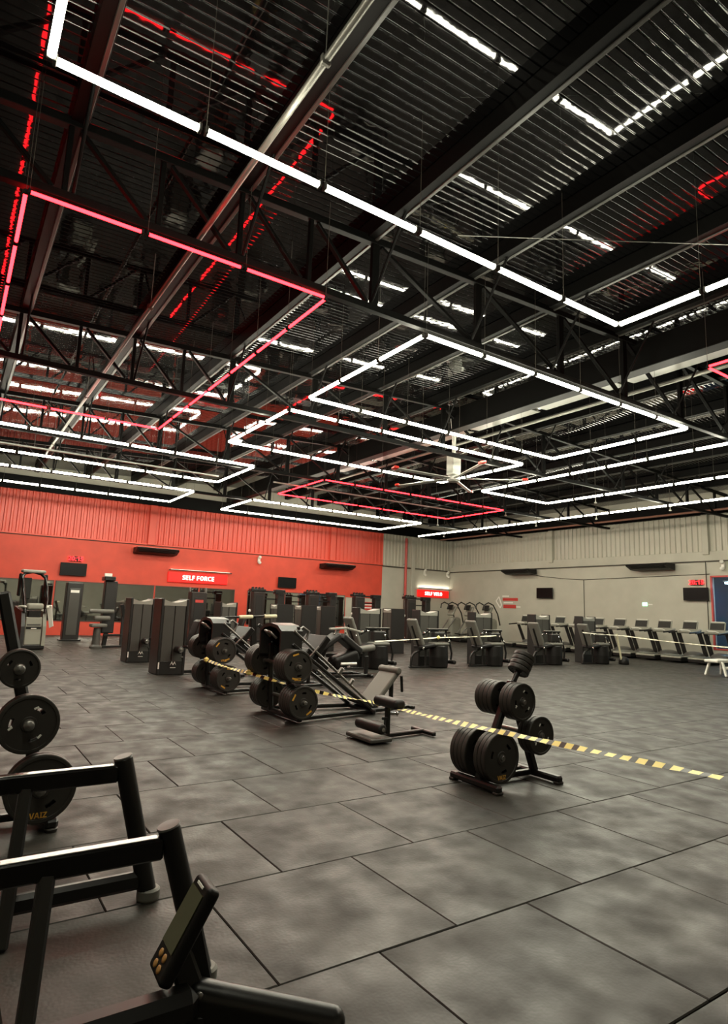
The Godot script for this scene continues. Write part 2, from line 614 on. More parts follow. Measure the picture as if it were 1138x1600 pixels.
func corrugated(a: Vector3, b: Vector3, y0: float, y1: float, out: Vector3, pitch := 0.25, deep := 0.045) -> MB:
	# upright ribbed sheet from a to b, ribs standing out along `out`
	var m := MB.new()
	var L := a.distance_to(b)
	var d := (b - a) / L
	var prof := [Vector2(0, 0), Vector2(0.46, 0), Vector2(0.58, 1), Vector2(0.88, 1)]
	var pts := []
	var k := int(ceil(L / pitch))
	for i in k:
		for q in prof:
			var s: float = (i + q.x) * pitch
			if s <= L: pts.append(a + d * s + out * (0.01 + deep * q.y))
	pts.append(b + out * 0.01)
	for i in pts.size() - 1:
		var u: Vector3 = pts[i]
		var w: Vector3 = pts[i + 1]
		var f := [Vector3(u.x, y0, u.z), Vector3(w.x, y0, w.z), Vector3(w.x, y1, w.z), Vector3(u.x, y1, u.z)]
		m.face_out(f, out)
	return m

func hall_walls() -> void:
	var far := setting("wall_far")
	var b := MB.new()
	b.box(Vector3(9.0, 4.0, ROOM_D - 0.15), Vector3(36.6, 8.4, 0.3), 0.0)
	p("wall_body", b, "grey_paint", far)
	b = MB.new()
	b.box(Vector3(4.95, 2.14, ROOM_D + 0.01), Vector3(27.9, 4.28, 0.02), 0.0)
	b.box(Vector3(20.15, 3.265, ROOM_D + 0.01), Vector3(2.5, 2.03, 0.02), 0.0)
	p("red_paintwork", b, "red_paint", far)
	p("red_corrugated_panel", corrugated(Vector3(-9, 0, ROOM_D), Vector3(21.4, 0, ROOM_D), 4.3, EAVE, Vector3.BACK), "red_sheet", far)
	p("grey_corrugated_panel", corrugated(Vector3(21.4, 0, ROOM_D), Vector3(26.8, 0, ROOM_D), 4.24, EAVE, Vector3.BACK), "grey_sheet", far)
	b = MB.new()
	b.box(Vector3(6.2, 4.27, ROOM_D + 0.05), Vector3(30.4, 0.07, 0.1), 0.01)
	p("red_flashing", b, "red_sheet", far)
	b = MB.new()
	b.box(Vector3(24.1, 4.2, ROOM_D + 0.04), Vector3(5.4, 0.06, 0.08), 0.01)
	b.box(Vector3(6.2, 4.225, ROOM_D + 0.03), Vector3(30.4, 0.03, 0.06), 0.0)
	p("dark_seam", b, "dark_line", far)
	for x in [-2.2, 7.8, 17.85]:
		b = MB.new()
		b.box(Vector3(x, 5.2, ROOM_D + 0.08), Vector3(0.34, 1.9, 0.16), 0.012)
		p("column", b, "red_sheet", far)
	b = MB.new()
	b.box(Vector3(23.65, 3.07, ROOM_D + 0.09), Vector3(0.26, 6.14, 0.18), 0.012)
	p("column", b, "grey_paint", far)
	b = MB.new()
	b.box(Vector3(9, EAVE + 0.3, ROOM_D + 0.1), Vector3(36, 0.6, 0.2), 0.01)
	p("eaves_beam", b, "roof_steel", far)

	var rt := setting("wall_right")
	b = MB.new()
	b.box(Vector3(ROOM_W + 0.15, 4.0, -21.95), Vector3(0.3, 8.4, 16.7), 0.0)
	b.box(Vector3(ROOM_W + 0.15, 4.0, -1.0), Vector3(0.3, 8.4, 16.6), 0.0)
	b.box(Vector3(ROOM_W + 0.15, 0.15, -11.45), Vector3(0.3, 0.62, 4.3), 0.0)
	b.box(Vector3(ROOM_W + 0.15, 5.87, -11.45), Vector3(0.3, 4.66, 4.3), 0.0)
	p("wall_body", b, "grey_paint", rt)
	p("corrugated_panel", corrugated(Vector3(ROOM_W, 0, -30), Vector3(ROOM_W, 0, 7), 4.57, EAVE, Vector3.LEFT), "grey_sheet", rt)
	b = MB.new()
	b.box(Vector3(ROOM_W - 0.05, 4.37, -11.5), Vector3(0.1, 0.4, 37.0), 0.012)
	p("concrete_band", b, "grey_paint", rt)
	b = MB.new()
	b.box(Vector3(ROOM_W - 0.06, 4.155, -19.0), Vector3(0.05, 0.05, 22.0), 0.0)
	p("dark_seam", b, "dark_line", rt)
	for z in [-29.8, -21.85, -13.65, -5.4]:
		b = MB.new()
		b.box(Vector3(ROOM_W - 0.09, 5.3, z), Vector3(0.2, 1.75, 0.26), 0.012)
		p("column", b, "grey_paint", rt)
	b = MB.new()
	b.box(Vector3(ROOM_W - 0.1, EAVE + 0.3, -11.5), Vector3(0.2, 0.6, 37.0), 0.01)
	p("eaves_beam", b, "roof_steel", rt)
	b = MB.new()
	b.sweep([Vector3(26.77, 4.1, -24.9), Vector3(26.77, 3.72, -22.5), Vector3(26.77, 3.56, -21.0), Vector3(26.77, 3.49, -19.88), Vector3(26.77, 3.52, -18.5), Vector3(26.77, 3.61, -13.6)], 0.014, 6)
	b.tube(Vector3(26.77, 3.49, -19.88), Vector3(26.77, 0.0, -19.88), 0.014, 6)
	b.tube(Vector3(26.77, 4.5, -13.75), Vector3(26.77, 0.0, -13.75), 0.016, 6)
	p("cable_conduit", b, "dark_line", rt)

	var lf := setting("wall_left")
	b = MB.new()
	b.box(Vector3(ROOM_L - 0.15, 4.0, -11.5), Vector3(0.3, 8.4, 37.6), 0.0)
	p("wall_body", b, "grey_paint", lf)
	var nr := setting("wall_near")
	b = MB.new()
	b.box(Vector3(9.0, 4.0, ROOM_N + 0.15), Vector3(36.6, 8.4, 0.3), 0.0)
	p("wall_body", b, "grey_paint", nr)

	# the lit room behind glass in the grey wall
	var w := setting("window_1")
	b = MB.new()
	b.box(Vector3(ROOM_W + 0.04, 1.99, -11.45), Vector3(0.012, 3.06, 4.26), 0.0)
	p("pane", b, "glass", w)
	b = MB.new()
	for z in [-13.57, -9.33]: b.box(Vector3(ROOM_W + 0.04, 1.99, z), Vector3(0.12, 3.08, 0.07), 0.008)
	for y in [0.49, 3.5]: b.box(Vector3(ROOM_W + 0.04, y, -11.45), Vector3(0.12, 0.07, 4.26), 0.008)
	p("window_frame", b, "fire_pipe", w)
	b = MB.new()
	b.box(Vector3(31.4, 1.9, -11.45), Vector3(0.2, 4.2, 5.4), 0.0)
	b.box(Vector3(29.2, 1.9, -14.05), Vector3(4.2, 4.2, 0.2), 0.0)
	b.box(Vector3(29.2, 1.9, -8.85), Vector3(4.2, 4.2, 0.2), 0.0)
	b.box(Vector3(29.2, 3.85, -11.45), Vector3(4.2, 0.2, 5.4), 0.0)
	b.box(Vector3(29.2, -0.1, -11.45), Vector3(4.2, 0.2, 5.4), 0.0)
	p("room_behind", b, "night_blue", w)
	var lp := thing("strip_light", "cool white strip light inside the room behind the glass", "strip light", Vector3(27.6, 3.3, -11.45))
	b = MB.new()
	b.box(Vector3(0, 0.04, 0), Vector3(0.34, 0.06, 3.9), 0.01)
	for z in [-1.5, 1.5]: b.tube(Vector3(0, 0.06, z), Vector3(0, 0.45, z), 0.012, 8)
	p("housing", b, "white_plastic", lp)
	b = MB.new()
	b.box(Vector3(0, -0.03, 0), Vector3(0.26, 0.1, 3.8), 0.012)
	p("lamp_panel", b, "lamp_cool", lp)
	var l := AreaLight3D.new()
	l.name = "panel_glow"
	l.light_color = Color(0.6, 0.85, 1.0)
	l.light_energy = 2.5
	l.set("area_size", Vector2(0.25, 3.8))
	l.set("area_range", 20.0)
	l.shadow_enabled = true
	l.position = Vector3(0, -0.09, 0)
	l.rotation.x = -PI / 2
	lp.add_child(l, true)

func hall_roof() -> void:
	var ce := setting("ceiling")
	var m := MB.new()
	var pitch := 0.118
	var xs := [ROOM_L - 0.2, ROOM_W / 2, ROOM_W + 0.2]
	# pan, then a rounded rib: [offset, height, slope]
	var prof := [[0.0, 0.0, 0.0], [0.76, 0.0, 0.0]]
	for q in range(1, 9):
		var t := q / 8.0
		prof.append([0.76 + 0.24 * t, 0.0042 * (1 - cos(TAU * t)), 0.0042 * TAU * sin(TAU * t) / (0.24 * pitch)])
	var z := ROOM_D - 0.1
	while z < ROOM_N + 0.1:
		for s in 2:
			var xa: float = xs[s]
			var xb: float = xs[s + 1]
			for i in prof.size() - 1:
				var u: Array = prof[i]
				var w: Array = prof[i + 1]
				var nu := Vector3(0, -1, u[2]).normalized()
				var nw := Vector3(0, -1, w[2]).normalized()
				var za: float = z + u[0] * pitch
				var zb: float = z + w[0] * pitch
				m.squad(Vector3(xa, roof_y(xa) + u[1], za), Vector3(xb, roof_y(xb) + u[1], za), Vector3(xb, roof_y(xb) + w[1], zb), Vector3(xa, roof_y(xa) + w[1], zb), nu, nu, nw, nw)
		z += pitch
	p("roof_sheet", m, "roof_sheet", ce)
	m = MB.new()
	m.box(Vector3(9, 8.15, -11.5), Vector3(36.6, 0.2, 37.6), 0.0)
	p("roof_deck", m, "roof_steel", ce)
	# purlins: I beams along z, just under the sheets
	for k in range(-4, 13):
		var x := 0.65 + 2.02 * k
		if absf(x - ROOM_W / 2) < 0.9: continue
		m = MB.new()
		var y := roof_y(x) - 0.005
		m.box(Vector3(x - 0.03, y - 0.13, -11.5), Vector3(0.16, 0.26, 36.8), 0.004)
		m.box(Vector3(x, y - 0.008, -11.5), Vector3(0.22, 0.014, 36.8), 0.003)
		var pu := p("purlin", m, "roof_steel", ce)
		m = MB.new()
		m.box(Vector3(x + 0.04, y - 0.262, -11.5), Vector3(0.05, 0.03, 36.8), 0.006)
		p("flange_lip", m, "purlin_flange", pu)
	# ridge: a deep girder with pale flashing either side
	m = MB.new()
	m.box(Vector3(11.55, 7.02, -11.5), Vector3(0.34, 0.62, 36.8), 0.01)
	p("ridge_girder", m, "roof_steel", ce)
	m = MB.new()
	for z0 in [-4.2, -6.7, -9.2, -11.7, -14.2, -16.7, -19.2]:
		m.box(Vector3(12.25, 6.92, z0), Vector3(0.55, 0.02, 2.3), 0.004, Basis.from_euler(Vector3(0, 0, 0.06)))
	p("ridge_flashing", m, "ridge_sheet", ce)
	m = MB.new()
	m.tube(Vector3(12.9, 6.86, 6.9), Vector3(12.9, 6.86, -24.0), 0.05, 8)
	p("ridge_pipe", m, "galvanised", ce)

func truss(z: float, where: String) -> void:
	var o := thing("roof_truss", "black steel lattice roof truss " + where, "roof truss", Vector3(0, 0, z), 0.0, "roof trusses across the hall")
	var bot := 6.02
	var b := MB.new()
	b.bar(Vector3(ROOM_L + 0.1, bot - 0.05, 0), Vector3(26.7, bot - 0.05, 0), 0.11, 0.1, 0.006)
	p("bottom_chord", b, "roof_steel", o)
	b = MB.new()
	var xm := ROOM_W / 2
	b.bar(Vector3(ROOM_L + 0.1, roof_y(ROOM_L) - 0.27, 0), Vector3(xm, roof_y(xm) - 0.27, 0), 0.11, 0.11, 0.006)
	b.bar(Vector3(xm, roof_y(xm) - 0.27, 0), Vector3(26.7, roof_y(26.7) - 0.27, 0), 0.11, 0.11, 0.006)
	p("top_chord", b, "roof_steel", o)
	var xs := []
	for k in 10: xs.append(-5.62 + 1.03 * k)
	for x in [4.75, 6.87, 9.0, 11.0, 13.1, 15.2, 17.3, 19.4, 21.5, 23.6, 25.7]: xs.append(x)
	for i in xs.size():
		var x: float = xs[i]
		b = MB.new()
		var w := 0.13 if x > 4.5 else 0.06
		b.bar(Vector3(x, bot, 0), Vector3(x, roof_y(x) - 0.32, 0), w, 0.07, 0.006, Vector3.FORWARD)
		p("web_post", b, "roof_steel", o)
		if i < xs.size() - 1:
			var x2: float = xs[i + 1]
			b = MB.new()
			b.bar(Vector3(x + 0.1, roof_y(x) - 0.33, 0), Vector3(x2 - 0.12, bot + 0.01, 0), 0.05, 0.075, 0.006, Vector3.FORWARD)
			p("web_diagonal", b, "roof_steel", o)
	# knee braces to the purlins
	for k in range(-1, 12):
		var x := 0.65 + 2.02 * k
		b = MB.new()
		b.tube(Vector3(x, bot - 0.02, 0), Vector3(x, roof_y(x) - 0.22, 0.85), 0.022, 6)
		p("knee_brace", b, "roof_steel", o)

func hall_services() -> void:
	# galvanised pipe on drop rods
	var o := thing("conduit_pipe", "galvanised pipe hung on rods above the red rectangle", "pipe", Vector3(2.16, 6.2, 0))
	var b := MB.new()
	b.tube(Vector3(0, 0, 6.5), Vector3(0, 0, -22), 0.034, 10)
	p("pipe", b, "galvanised", o)
	for z in [-4.1, -9.6, -15.0, -20.4]:
		b = MB.new()
		b.tube(Vector3(0, 0, z), Vector3(0, 0.92, z), 0.006, 6)
		b.box(Vector3(0, 0, z), Vector3(0.09, 0.09, 0.05), 0.01)
		p("drop_rod", b, "galvanised", o)
	o = thing("cable_tray", "slim pale cable tray between the two loops before the red wall", "cable tray", Vector3(0, 5.8, -19.55))
	b = MB.new()
	b.box(Vector3(2.2, 0, 0), Vector3(9.8, 0.05, 0.07), 0.006)
	p("tray", b, "aluminium", o)
	b = MB.new()
	for k in 6: b.tube(Vector3(-2 + 1.8 * k, 0.02, 0), Vector3(-2 + 1.8 * k, 1.3, 0), 0.006, 6)
	p("hanger_rod", b, "galvanised", o)
	o = thing("conduit_pipe", "thin pale pipe inside the distant red rectangle", "pipe", Vector3(0, 5.85, -19.3))
	b = MB.new()
	b.tube(Vector3(9.0, 0, 0), Vector3(17.8, 0, 0), 0.03, 8)
	p("pipe", b, "aluminium", o)
	b = MB.new()
	for k in 5: b.tube(Vector3(9.6 + 2 * k, 0, 0), Vector3(9.6 + 2 * k, 1.4, 0), 0.006, 6)
	p("drop_rod", b, "galvanised", o)
	o = thing("steel_cable", "thin steel cable stretched below the roof beams beside the foremost rectangle", "cable", Vector3(4.85, 6.3, -5.38))
	b = MB.new()
	b.tube(Vector3.ZERO, Vector3(4.2, 0.0, 2.82), 0.006, 6)
	p("cable", b, "galvanised", o)
	# sprinkler pipe and heads
	o = thing("sprinkler_pipe", "brownish sprinkler pipe running along the top of the grey wall", "pipe", Vector3(25.6, 6.12, 0))
	b = MB.new()
	b.tube(Vector3(0, 0, 5), Vector3(0, 0, -29.6), 0.045, 8)
	p("pipe", b, "sprinkler_pipe", o)
	var head := MB.new()
	head.tube(Vector3(0, -0.28, 0), Vector3(0, 0, 0), 0.014, 8)
	head.lathe([Vector2(0, -0.34), Vector2(0.05, -0.33), Vector2(0.055, -0.3), Vector2(0.02, -0.27), Vector2(0, -0.27)], Transform3D.IDENTITY, 10, true)
	var hm := head.mesh()
	var spots := [[23.6, -27.0], [23.6, -23.6], [23.6, -20.2], [23.6, -16.8], [23.6, -13.4], [20.2, -23.6], [20.2, -19.0], [20.2, -14.4]]
	for i in spots.size():
		var s: Array = spots[i]
		var q := thing("sprinkler", "small white sprinkler head hanging near the grey wall, %s from the red wall" % ORD[i], "sprinkler", Vector3(s[0], 6.25, s[1]), 0.0, "sprinkler heads near the grey wall")
		part("nozzle", hm, "white_plastic", q)
		b = MB.new()
		b.tube(Vector3(0, -0.01, 0), Vector3(0, roof_y(s[0]) - 6.25, 0), 0.012, 6)
		p("drop_pipe", b, "dark_line", q)
	o = thing("fire_pipe", "upright pinkish red pipe on the grey wall corner", "pipe", Vector3(23.05, 0, ROOM_D + 0.17))
	b = MB.new()
	b.tube(Vector3(0, 0.0, 0), Vector3(0, 6.0, 0), 0.08, 12)
	p("riser", b, "fire_pipe", o)
	b = MB.new()
	for y in [0.8, 2.6, 4.4]: b.box(Vector3(0, y, -0.04), Vector3(0.22, 0.05, 0.12), 0.008)
	p("pipe_clamp", b, "steel_grey", o)
	# big slow fan
	o = thing("ceiling_fan", "big slow ceiling fan with pale blades tipped in red", "ceiling fan", Vector3(12.37, 5.6, -13.76))
	b = MB.new()
	b.lathe([Vector2(0, -0.1), Vector2(0.16, -0.1), Vector2(0.2, -0.05), Vector2(0.2, 0.05), Vector2(0.14, 0.1), Vector2(0, 0.1)], Transform3D.IDENTITY, 16)
	p("hub", b, "aluminium", o)
	b = MB.new()
	b.box(Vector3(0, 0.42, 0), Vector3(0.34, 0.62, 0.3), 0.02)
	b.tube(Vector3(0, 0.72, 0), Vector3(0, 1.6, 0), 0.06, 10)
	p("motor_housing", b, "white_plastic", o)
	for k in 5:
		var a := deg_to_rad(-33 + 72 * k)
		var d := Vector3(cos(a), 0, sin(a))
		b = MB.new()
		b.box(d * 1.1, Vector3(2.0, 0.03, 0.15), 0.01, Basis.from_euler(Vector3(0, -a, 0)) * Basis.from_euler(Vector3(0.2, 0, 0)))
		var bl := p("blade", b, "aluminium", o)
		b = MB.new()
		b.box(d * 2.13 + Vector3(0, 0.02, 0), Vector3(0.16, 0.07, 0.19), 0.015, Basis.from_euler(Vector3(0, -a, 0)) * Basis.from_euler(Vector3(0.2, 0, 0)))
		p("blade_tip", b, "fan_red", bl)
	b = MB.new()
	for q in [Vector3(1.3, 1.3, 1.3), Vector3(-1.3, 1.3, 1.3), Vector3(1.3, 1.3, -1.3), Vector3(-1.3, 1.3, -1.3)]: b.tube(Vector3(0, 0.7, 0), q, 0.008, 6)
	p("guy_wire", b, "aluminium", o)

func wall_fittings() -> void:
	# television sets
	var tv := thing("television", "switched off television on the red wall beside the stair climber", "television", Vector3(4.55, 2.87, ROOM_D + 0.12))
	var b := MB.new()
	b.box(Vector3(0, 0, 0), Vector3(1.08, 0.56, 0.05), 0.01)
	p("casing", b, "black_plastic", tv)
	b = MB.new()
	b.box(Vector3(0, 0.01, 0.026), Vector3(1.04, 0.51, 0.006), 0.0)
	p("screen", b, "screen_off", tv)
	b = MB.new()
	b.box(Vector3(0, 0, -0.06), Vector3(0.3, 0.2, 0.08), 0.01)
	p("wall_mount", b, "black_steel", tv)
	dup(tv, "switched off television on the red wall past the SELF FORCE sign", Vector3(15.1, 2.86, ROOM_D + 0.12), 0)
	dup(tv, "switched off television on the grey wall near the arrow graphic", Vector3(ROOM_W - 0.12, 2.82, -22.3), -PI / 2)
	dup(tv, "switched off television on the grey wall beside the lit window", Vector3(ROOM_W - 0.12, 2.76, -14.18), -PI / 2)
	# led clocks
	for c in [[Vector3(4.6, 3.34, ROOM_D + 0.06), 0.0, "red digital clock above the television on the red wall"], [Vector3(ROOM_W - 0.06, 3.26, -14.15), -PI / 2, "red digital clock above the television on the grey wall"]]:
		var o := thing("wall_clock", c[2], "clock", c[0], c[1])
		b = MB.new()
		b.box(Vector3.ZERO, Vector3(0.54, 0.22, 0.06), 0.015)
		p("casing", b, "black_plastic", o)
		part("digits", lettering("20:15", 0.19, 0.012), "clock_red", o, Transform3D(Basis.IDENTITY, Vector3(0, 0, 0.034)))
	# air conditioners
	var ac := thing("air_conditioner", "slim dark air conditioner on the red wall near the SELF FORCE sign", "air conditioner", Vector3(8.0, 3.93, ROOM_D + 0.42))
	b = MB.new()
	var pr := PackedVector2Array([Vector2(-0.38, 0.13), Vector2(0.3, 0.13), Vector2(0.38, 0.08), Vector2(0.36, 0.03), Vector2(0.0, -0.12), Vector2(-0.38, -0.14)])
	b.prism(pr, 1.94, Transform3D(Basis(Vector3(0, 0, 1), Vector3.UP, Vector3(-1, 0, 0)), Vector3.ZERO))
	p("body", b, "black_plastic", ac)
	b = MB.new()
	b.box(Vector3(0, 0.137, 0.0), Vector3(1.86, 0.012, 0.62), 0.004)
	p("top_cover", b, "aluminium", ac)
	b = MB.new()
	for k in 3: b.box(Vector3(0, -0.005 - 0.03 * k, 0.28 - 0.08 * k), Vector3(1.7, 0.012, 0.05), 0.003, Basis.from_euler(Vector3(0.4, 0, 0)))
	p("louvre", b, "shroud_dark", ac)
	dup(ac, "slim dark air conditioner on the red wall past the far television", Vector3(18.05, 3.9, ROOM_D + 0.42), 0)
	dup(ac, "slim dark air conditioner on the grey wall near the room corner", Vector3(ROOM_W - 0.5, 3.98, -23.8), -PI / 2)
	dup(ac, "slim dark air conditioner on the grey wall near the digital clock", Vector3(ROOM_W - 0.5, 3.97, -16.0), -PI / 2)
	# lit signs
	for s in [["SELF FORCE", Vector3(10.23, 2.8, ROOM_D + 0.07), 3.0, 0.48, "red sign reading SELF FORCE on the red wall"], ["SELF VELO", Vector3(25.34, 2.72, ROOM_D + 0.07), 2.56, 0.45, "red sign reading SELF VELO on the grey wall"]]:
		var o := thing("wall_sign", s[4], "sign", s[1])
		b = MB.new()
		b.box(Vector3.ZERO, Vector3(s[2], s[3], 0.08), 0.012)
		p("sign_panel", b, "sign_red", o)
		part("lettering", lettering(s[0], 0.21, 0.02), "sign_white", o, Transform3D(Basis.IDENTITY, Vector3(0.0, 0, 0.05)))
		var lb := thing("lamp_bar", "thin dark lamp bar above the %s sign" % s[0], "lamp bar", s[1] + Vector3(0.1, s[3] * 0.5 + 0.1, 0.1))
		b = MB.new()
		b.tube(Vector3(-s[2] * 0.53, 0, 0), Vector3(s[2] * 0.53, 0, 0), 0.025, 8)
		p("bar", b, "black_steel", lb)
		b = MB.new()
		b.box(Vector3(0, 0.03, -0.03), Vector3(s[2] * 1.0, 0.012, 0.02), 0.0)
		p("lamp_strip", b, "lamp_white_soft", lb)
		b = MB.new()
		for x in [-0.4, 0.4]: b.bar(Vector3(x * s[2], 0, 0), Vector3(x * s[2], 0, -0.17), 0.02, 0.02, 0.003)
		p("bracket", b, "black_steel", lb)
		var l := AreaLight3D.new()
		l.name = "bar_glow"
		l.light_color = Color(1.0, 0.96, 0.88)
		l.light_energy = 0.55 if s[2] < 2.8 else 0.1
		l.set("area_size", Vector2(s[2], 0.03))
		l.set("area_range", 12.0)
		l.shadow_enabled = true
		l.position = Vector3(0, 0.045, -0.02)
		l.rotation.x = deg_to_rad(40)
		lb.add_child(l, true)
	# arrow graphic
	var g := thing("wall_graphic", "white arrow and red bars painted on the grey wall", "wall graphic", Vector3(ROOM_W - 0.012, 2.25, -25.0), -PI / 2)
	b = MB.new()
	for q in [[Vector3(-0.95, 0.12, 0), Vector3(-0.72, 0.36, 0)], [Vector3(-0.95, 0.12, 0), Vector3(-0.62, -0.28, 0)], [Vector3(-0.72, 0.36, 0), Vector3(-0.52, -0.1, 0)], [Vector3(-0.52, -0.1, 0), Vector3(-0.62, -0.28, 0)]]:
		b.bar(q[0], q[1], 0.07, 0.012, 0.0, Vector3.BACK)
	p("arrow", b, "print_pale", g)
	b = MB.new()
	b.box(Vector3(0.15, 0.22, 0), Vector3(1.15, 0.16, 0.012), 0.0)
	b.box(Vector3(0.1, -0.18, 0), Vector3(0.95, 0.2, 0.012), 0.0)
	p("red_bar", b, "print_red", g)
	b = MB.new()
	b.box(Vector3(-0.2, 0.4, 0), Vector3(0.5, 0.07, 0.012), 0.0)
	b.box(Vector3(0.0, 0.03, 0), Vector3(0.7, 0.07, 0.012), 0.0)
	b.box(Vector3(0.75, -0.2, 0), Vector3(0.3, 0.07, 0.012), 0.0)
	p("white_bar", b, "print_pale", g)
	# exit sign
	g = thing("exit_sign", "small pale green glowing sign on the grey wall above the treadmills", "exit sign", Vector3(ROOM_W - 0.02, 2.3, -16.6), -PI / 2)
	b = MB.new()
	b.box(Vector3.ZERO, Vector3(0.24, 0.16, 0.03), 0.006)
	p("sign_panel", b, "exit_green", g)
	b = MB.new()
	b.box(Vector3(0.28, -0.01, 0), Vector3(0.2, 0.05, 0.02), 0.004)
	p("arrow_plate", b, "print_pale", g)
	# twin emergency lamps
	var em := thing("emergency_light", "twin head white emergency lamp on the red wall above the far television", "emergency lamp", Vector3(13.4, 3.95, ROOM_D + 0.08))
	b = MB.new()
	b.box(Vector3.ZERO, Vector3(0.14, 0.3, 0.1), 0.02)
	p("housing", b, "white_plastic", em)
	for y in [0.14, -0.14]:
		b = MB.new()
		b.lathe([Vector2(0, -0.07), Vector2(0.06, -0.06), Vector2(0.085, 0.0), Vector2(0.075, 0.06), Vector2(0, 0.07)], Transform3D(Basis(Vector3.RIGHT, Vector3.BACK, Vector3.DOWN), Vector3(0, y, 0.09)), 12, true)
		p("lamp_head", b, "white_plastic", em)
	dup(em, "twin head white emergency lamp in the corner of the grey wall", Vector3(26.5, 4.0, ROOM_D + 0.08), 0)
	dup(em, "twin head white emergency lamp on the grey wall above the lit window", Vector3(ROOM_W - 0.09, 3.95, -13.0), -PI / 2)
	dup(em, "twin head white emergency lamp above the SELF VELO sign", Vector3(24.6, 4.0, ROOM_D + 0.08), 0)
	# mirrors on the red wall
	var spans := [[-0.4, 1.7], [1.75, 3.85], [3.9, 6.0], [6.05, 8.15], [8.2, 10.3], [10.35, 12.2], [12.9, 15.0], [15.05, 17.0], [17.05, 18.85]]
	for i in spans.size():
		var x0: float = spans[i][0]
		var x1: float = spans[i][1]
		var mr := thing("wall_mirror", "framed mirror on the red wall, %s counting away from the stair climber end" % ORD[i], "mirror", Vector3((x0 + x1) / 2, 1.48, ROOM_D + 0.035), 0.0, "mirrors along the red wall")
		var w := x1 - x0
		b = MB.new()
		b.box(Vector3.ZERO, Vector3(w - 0.06, 1.68, 0.02), 0.0)
		p("mirror_glass", b, "mirror", mr)
		b = MB.new()
		for s in [-1.0, 1.0]:
			b.box(Vector3(s * (w / 2 - 0.02), 0, 0.005), Vector3(0.025, 1.76, 0.03), 0.004)
			b.box(Vector3(0, s * 0.86, 0.005), Vector3(w, 0.025, 0.03), 0.004)
		p("frame", b, "shroud", mr)
	# small red board low on the grey part of the far wall
	g = thing("notice_board", "small red notice board low on the grey wall between two cable towers", "notice board", Vector3(20.6, 1.75, ROOM_D + 0.04))
	b = MB.new()
	b.box(Vector3.ZERO, Vector3(1.3, 0.55, 0.03), 0.006)
	p("board", b, "print_red", g)
	b = MB.new()
	for y in [0.12, -0.05]: b.box(Vector3(0, y, 0.017), Vector3(0.8, 0.06, 0.006), 0.0)
	p("print", b, "print_pale", g)

# ------------------------------------------------------------------ weight plates
var plate_cache := {}
const ZAX := Basis(Vector3(1, 0, 0), Vector3(0, 0, 1), Vector3(0, -1, 0))   # lathe axis to z

func plate_meshes(R: float, th: float) -> Array:
	var key := "%.3f/%.3f" % [R, th]
	if plate_cache.has(key): return plate_cache[key]
	var T := Transform3D(ZAX, Vector3.ZERO)
	var b := MB.new()
	var h := th / 2
	var e := minf(0.009, h * 0.5)
	var ri := R * 0.86
	var w := h * 0.72
	b.lathe([Vector2(ri, -w), Vector2(ri + 0.004, -h), Vector2(R - e, -h), Vector2(R - e * 0.3, -h + e * 0.3), Vector2(R, -h + e), Vector2(R, h - e), Vector2(R - e * 0.3, h - e * 0.3), Vector2(R - e, h), Vector2(ri + 0.004, h), Vector2(ri, w)], T, 40)
	var rh := R * 0.27
	b.lathe([Vector2(0.026, -h), Vector2(rh - 0.004, -h), Vector2(rh, -w), Vector2(R * 0.38, -w)], T, 24)
	b.lathe([Vector2(R * 0.38, w), Vector2(rh, w), Vector2(rh - 0.004, h), Vector2(0.026, h), Vector2(0.026, -h)], T, 24)
	# web with three grip openings
	var n := 36
	var r0 := R * 0.38
	var r1 := R * 0.5
	var r2 := R * 0.62
	var open := func(j: int) -> bool: return posmod(j, 12) in [4, 5, 6]
	for j in n:
		var t0 := TAU * j / n
		var t1 := TAU * (j + 1) / n
		var c0 := Vector3(cos(t0), sin(t0), 0)
		var c1 := Vector3(cos(t1), sin(t1), 0)
		var zf := Vector3(0, 0, w)
		for s in [[r0, r1, true], [r1, r2, not open.call(j)], [r2, ri, true]]:
			if not s[2]: continue
			var a: float = s[0]
			var c: float = s[1]
			b.quad(c0 * a + zf, c0 * c + zf, c1 * c + zf, c1 * a + zf)
			b.quad(c1 * a - zf, c1 * c - zf, c0 * c - zf, c0 * a - zf)
		if open.call(j):
			b.face_out([c0 * r1 - zf, c1 * r1 - zf, c1 * r1 + zf, c0 * r1 + zf], c0)
			b.face_out([c0 * r2 - zf, c1 * r2 - zf, c1 * r2 + zf, c0 * r2 + zf], -c0)
			if not open.call(j - 1): b.face_out([c0 * r1 - zf, c0 * r2 - zf, c0 * r2 + zf, c0 * r1 + zf], c1 - c0)
			if not open.call(j + 1): b.face_out([c1 * r1 - zf, c1 * r2 - zf, c1 * r2 + zf, c1 * r1 + zf], c0 - c1)
	var hub := MB.new()
	hub.lathe([Vector2(0.0255, -h - 0.001), Vector2(0.036, -h - 0.001), Vector2(0.036, -h + 0.006)], T, 20)
	hub.lathe([Vector2(0.036, h - 0.006), Vector2(0.036, h + 0.0015), Vector2(0.0255, h + 0.0015), Vector2(0.0255, h - 0.01)], T, 20)
	plate_cache[key] = [b.mesh(), hub.mesh()]
	return plate_cache[key]

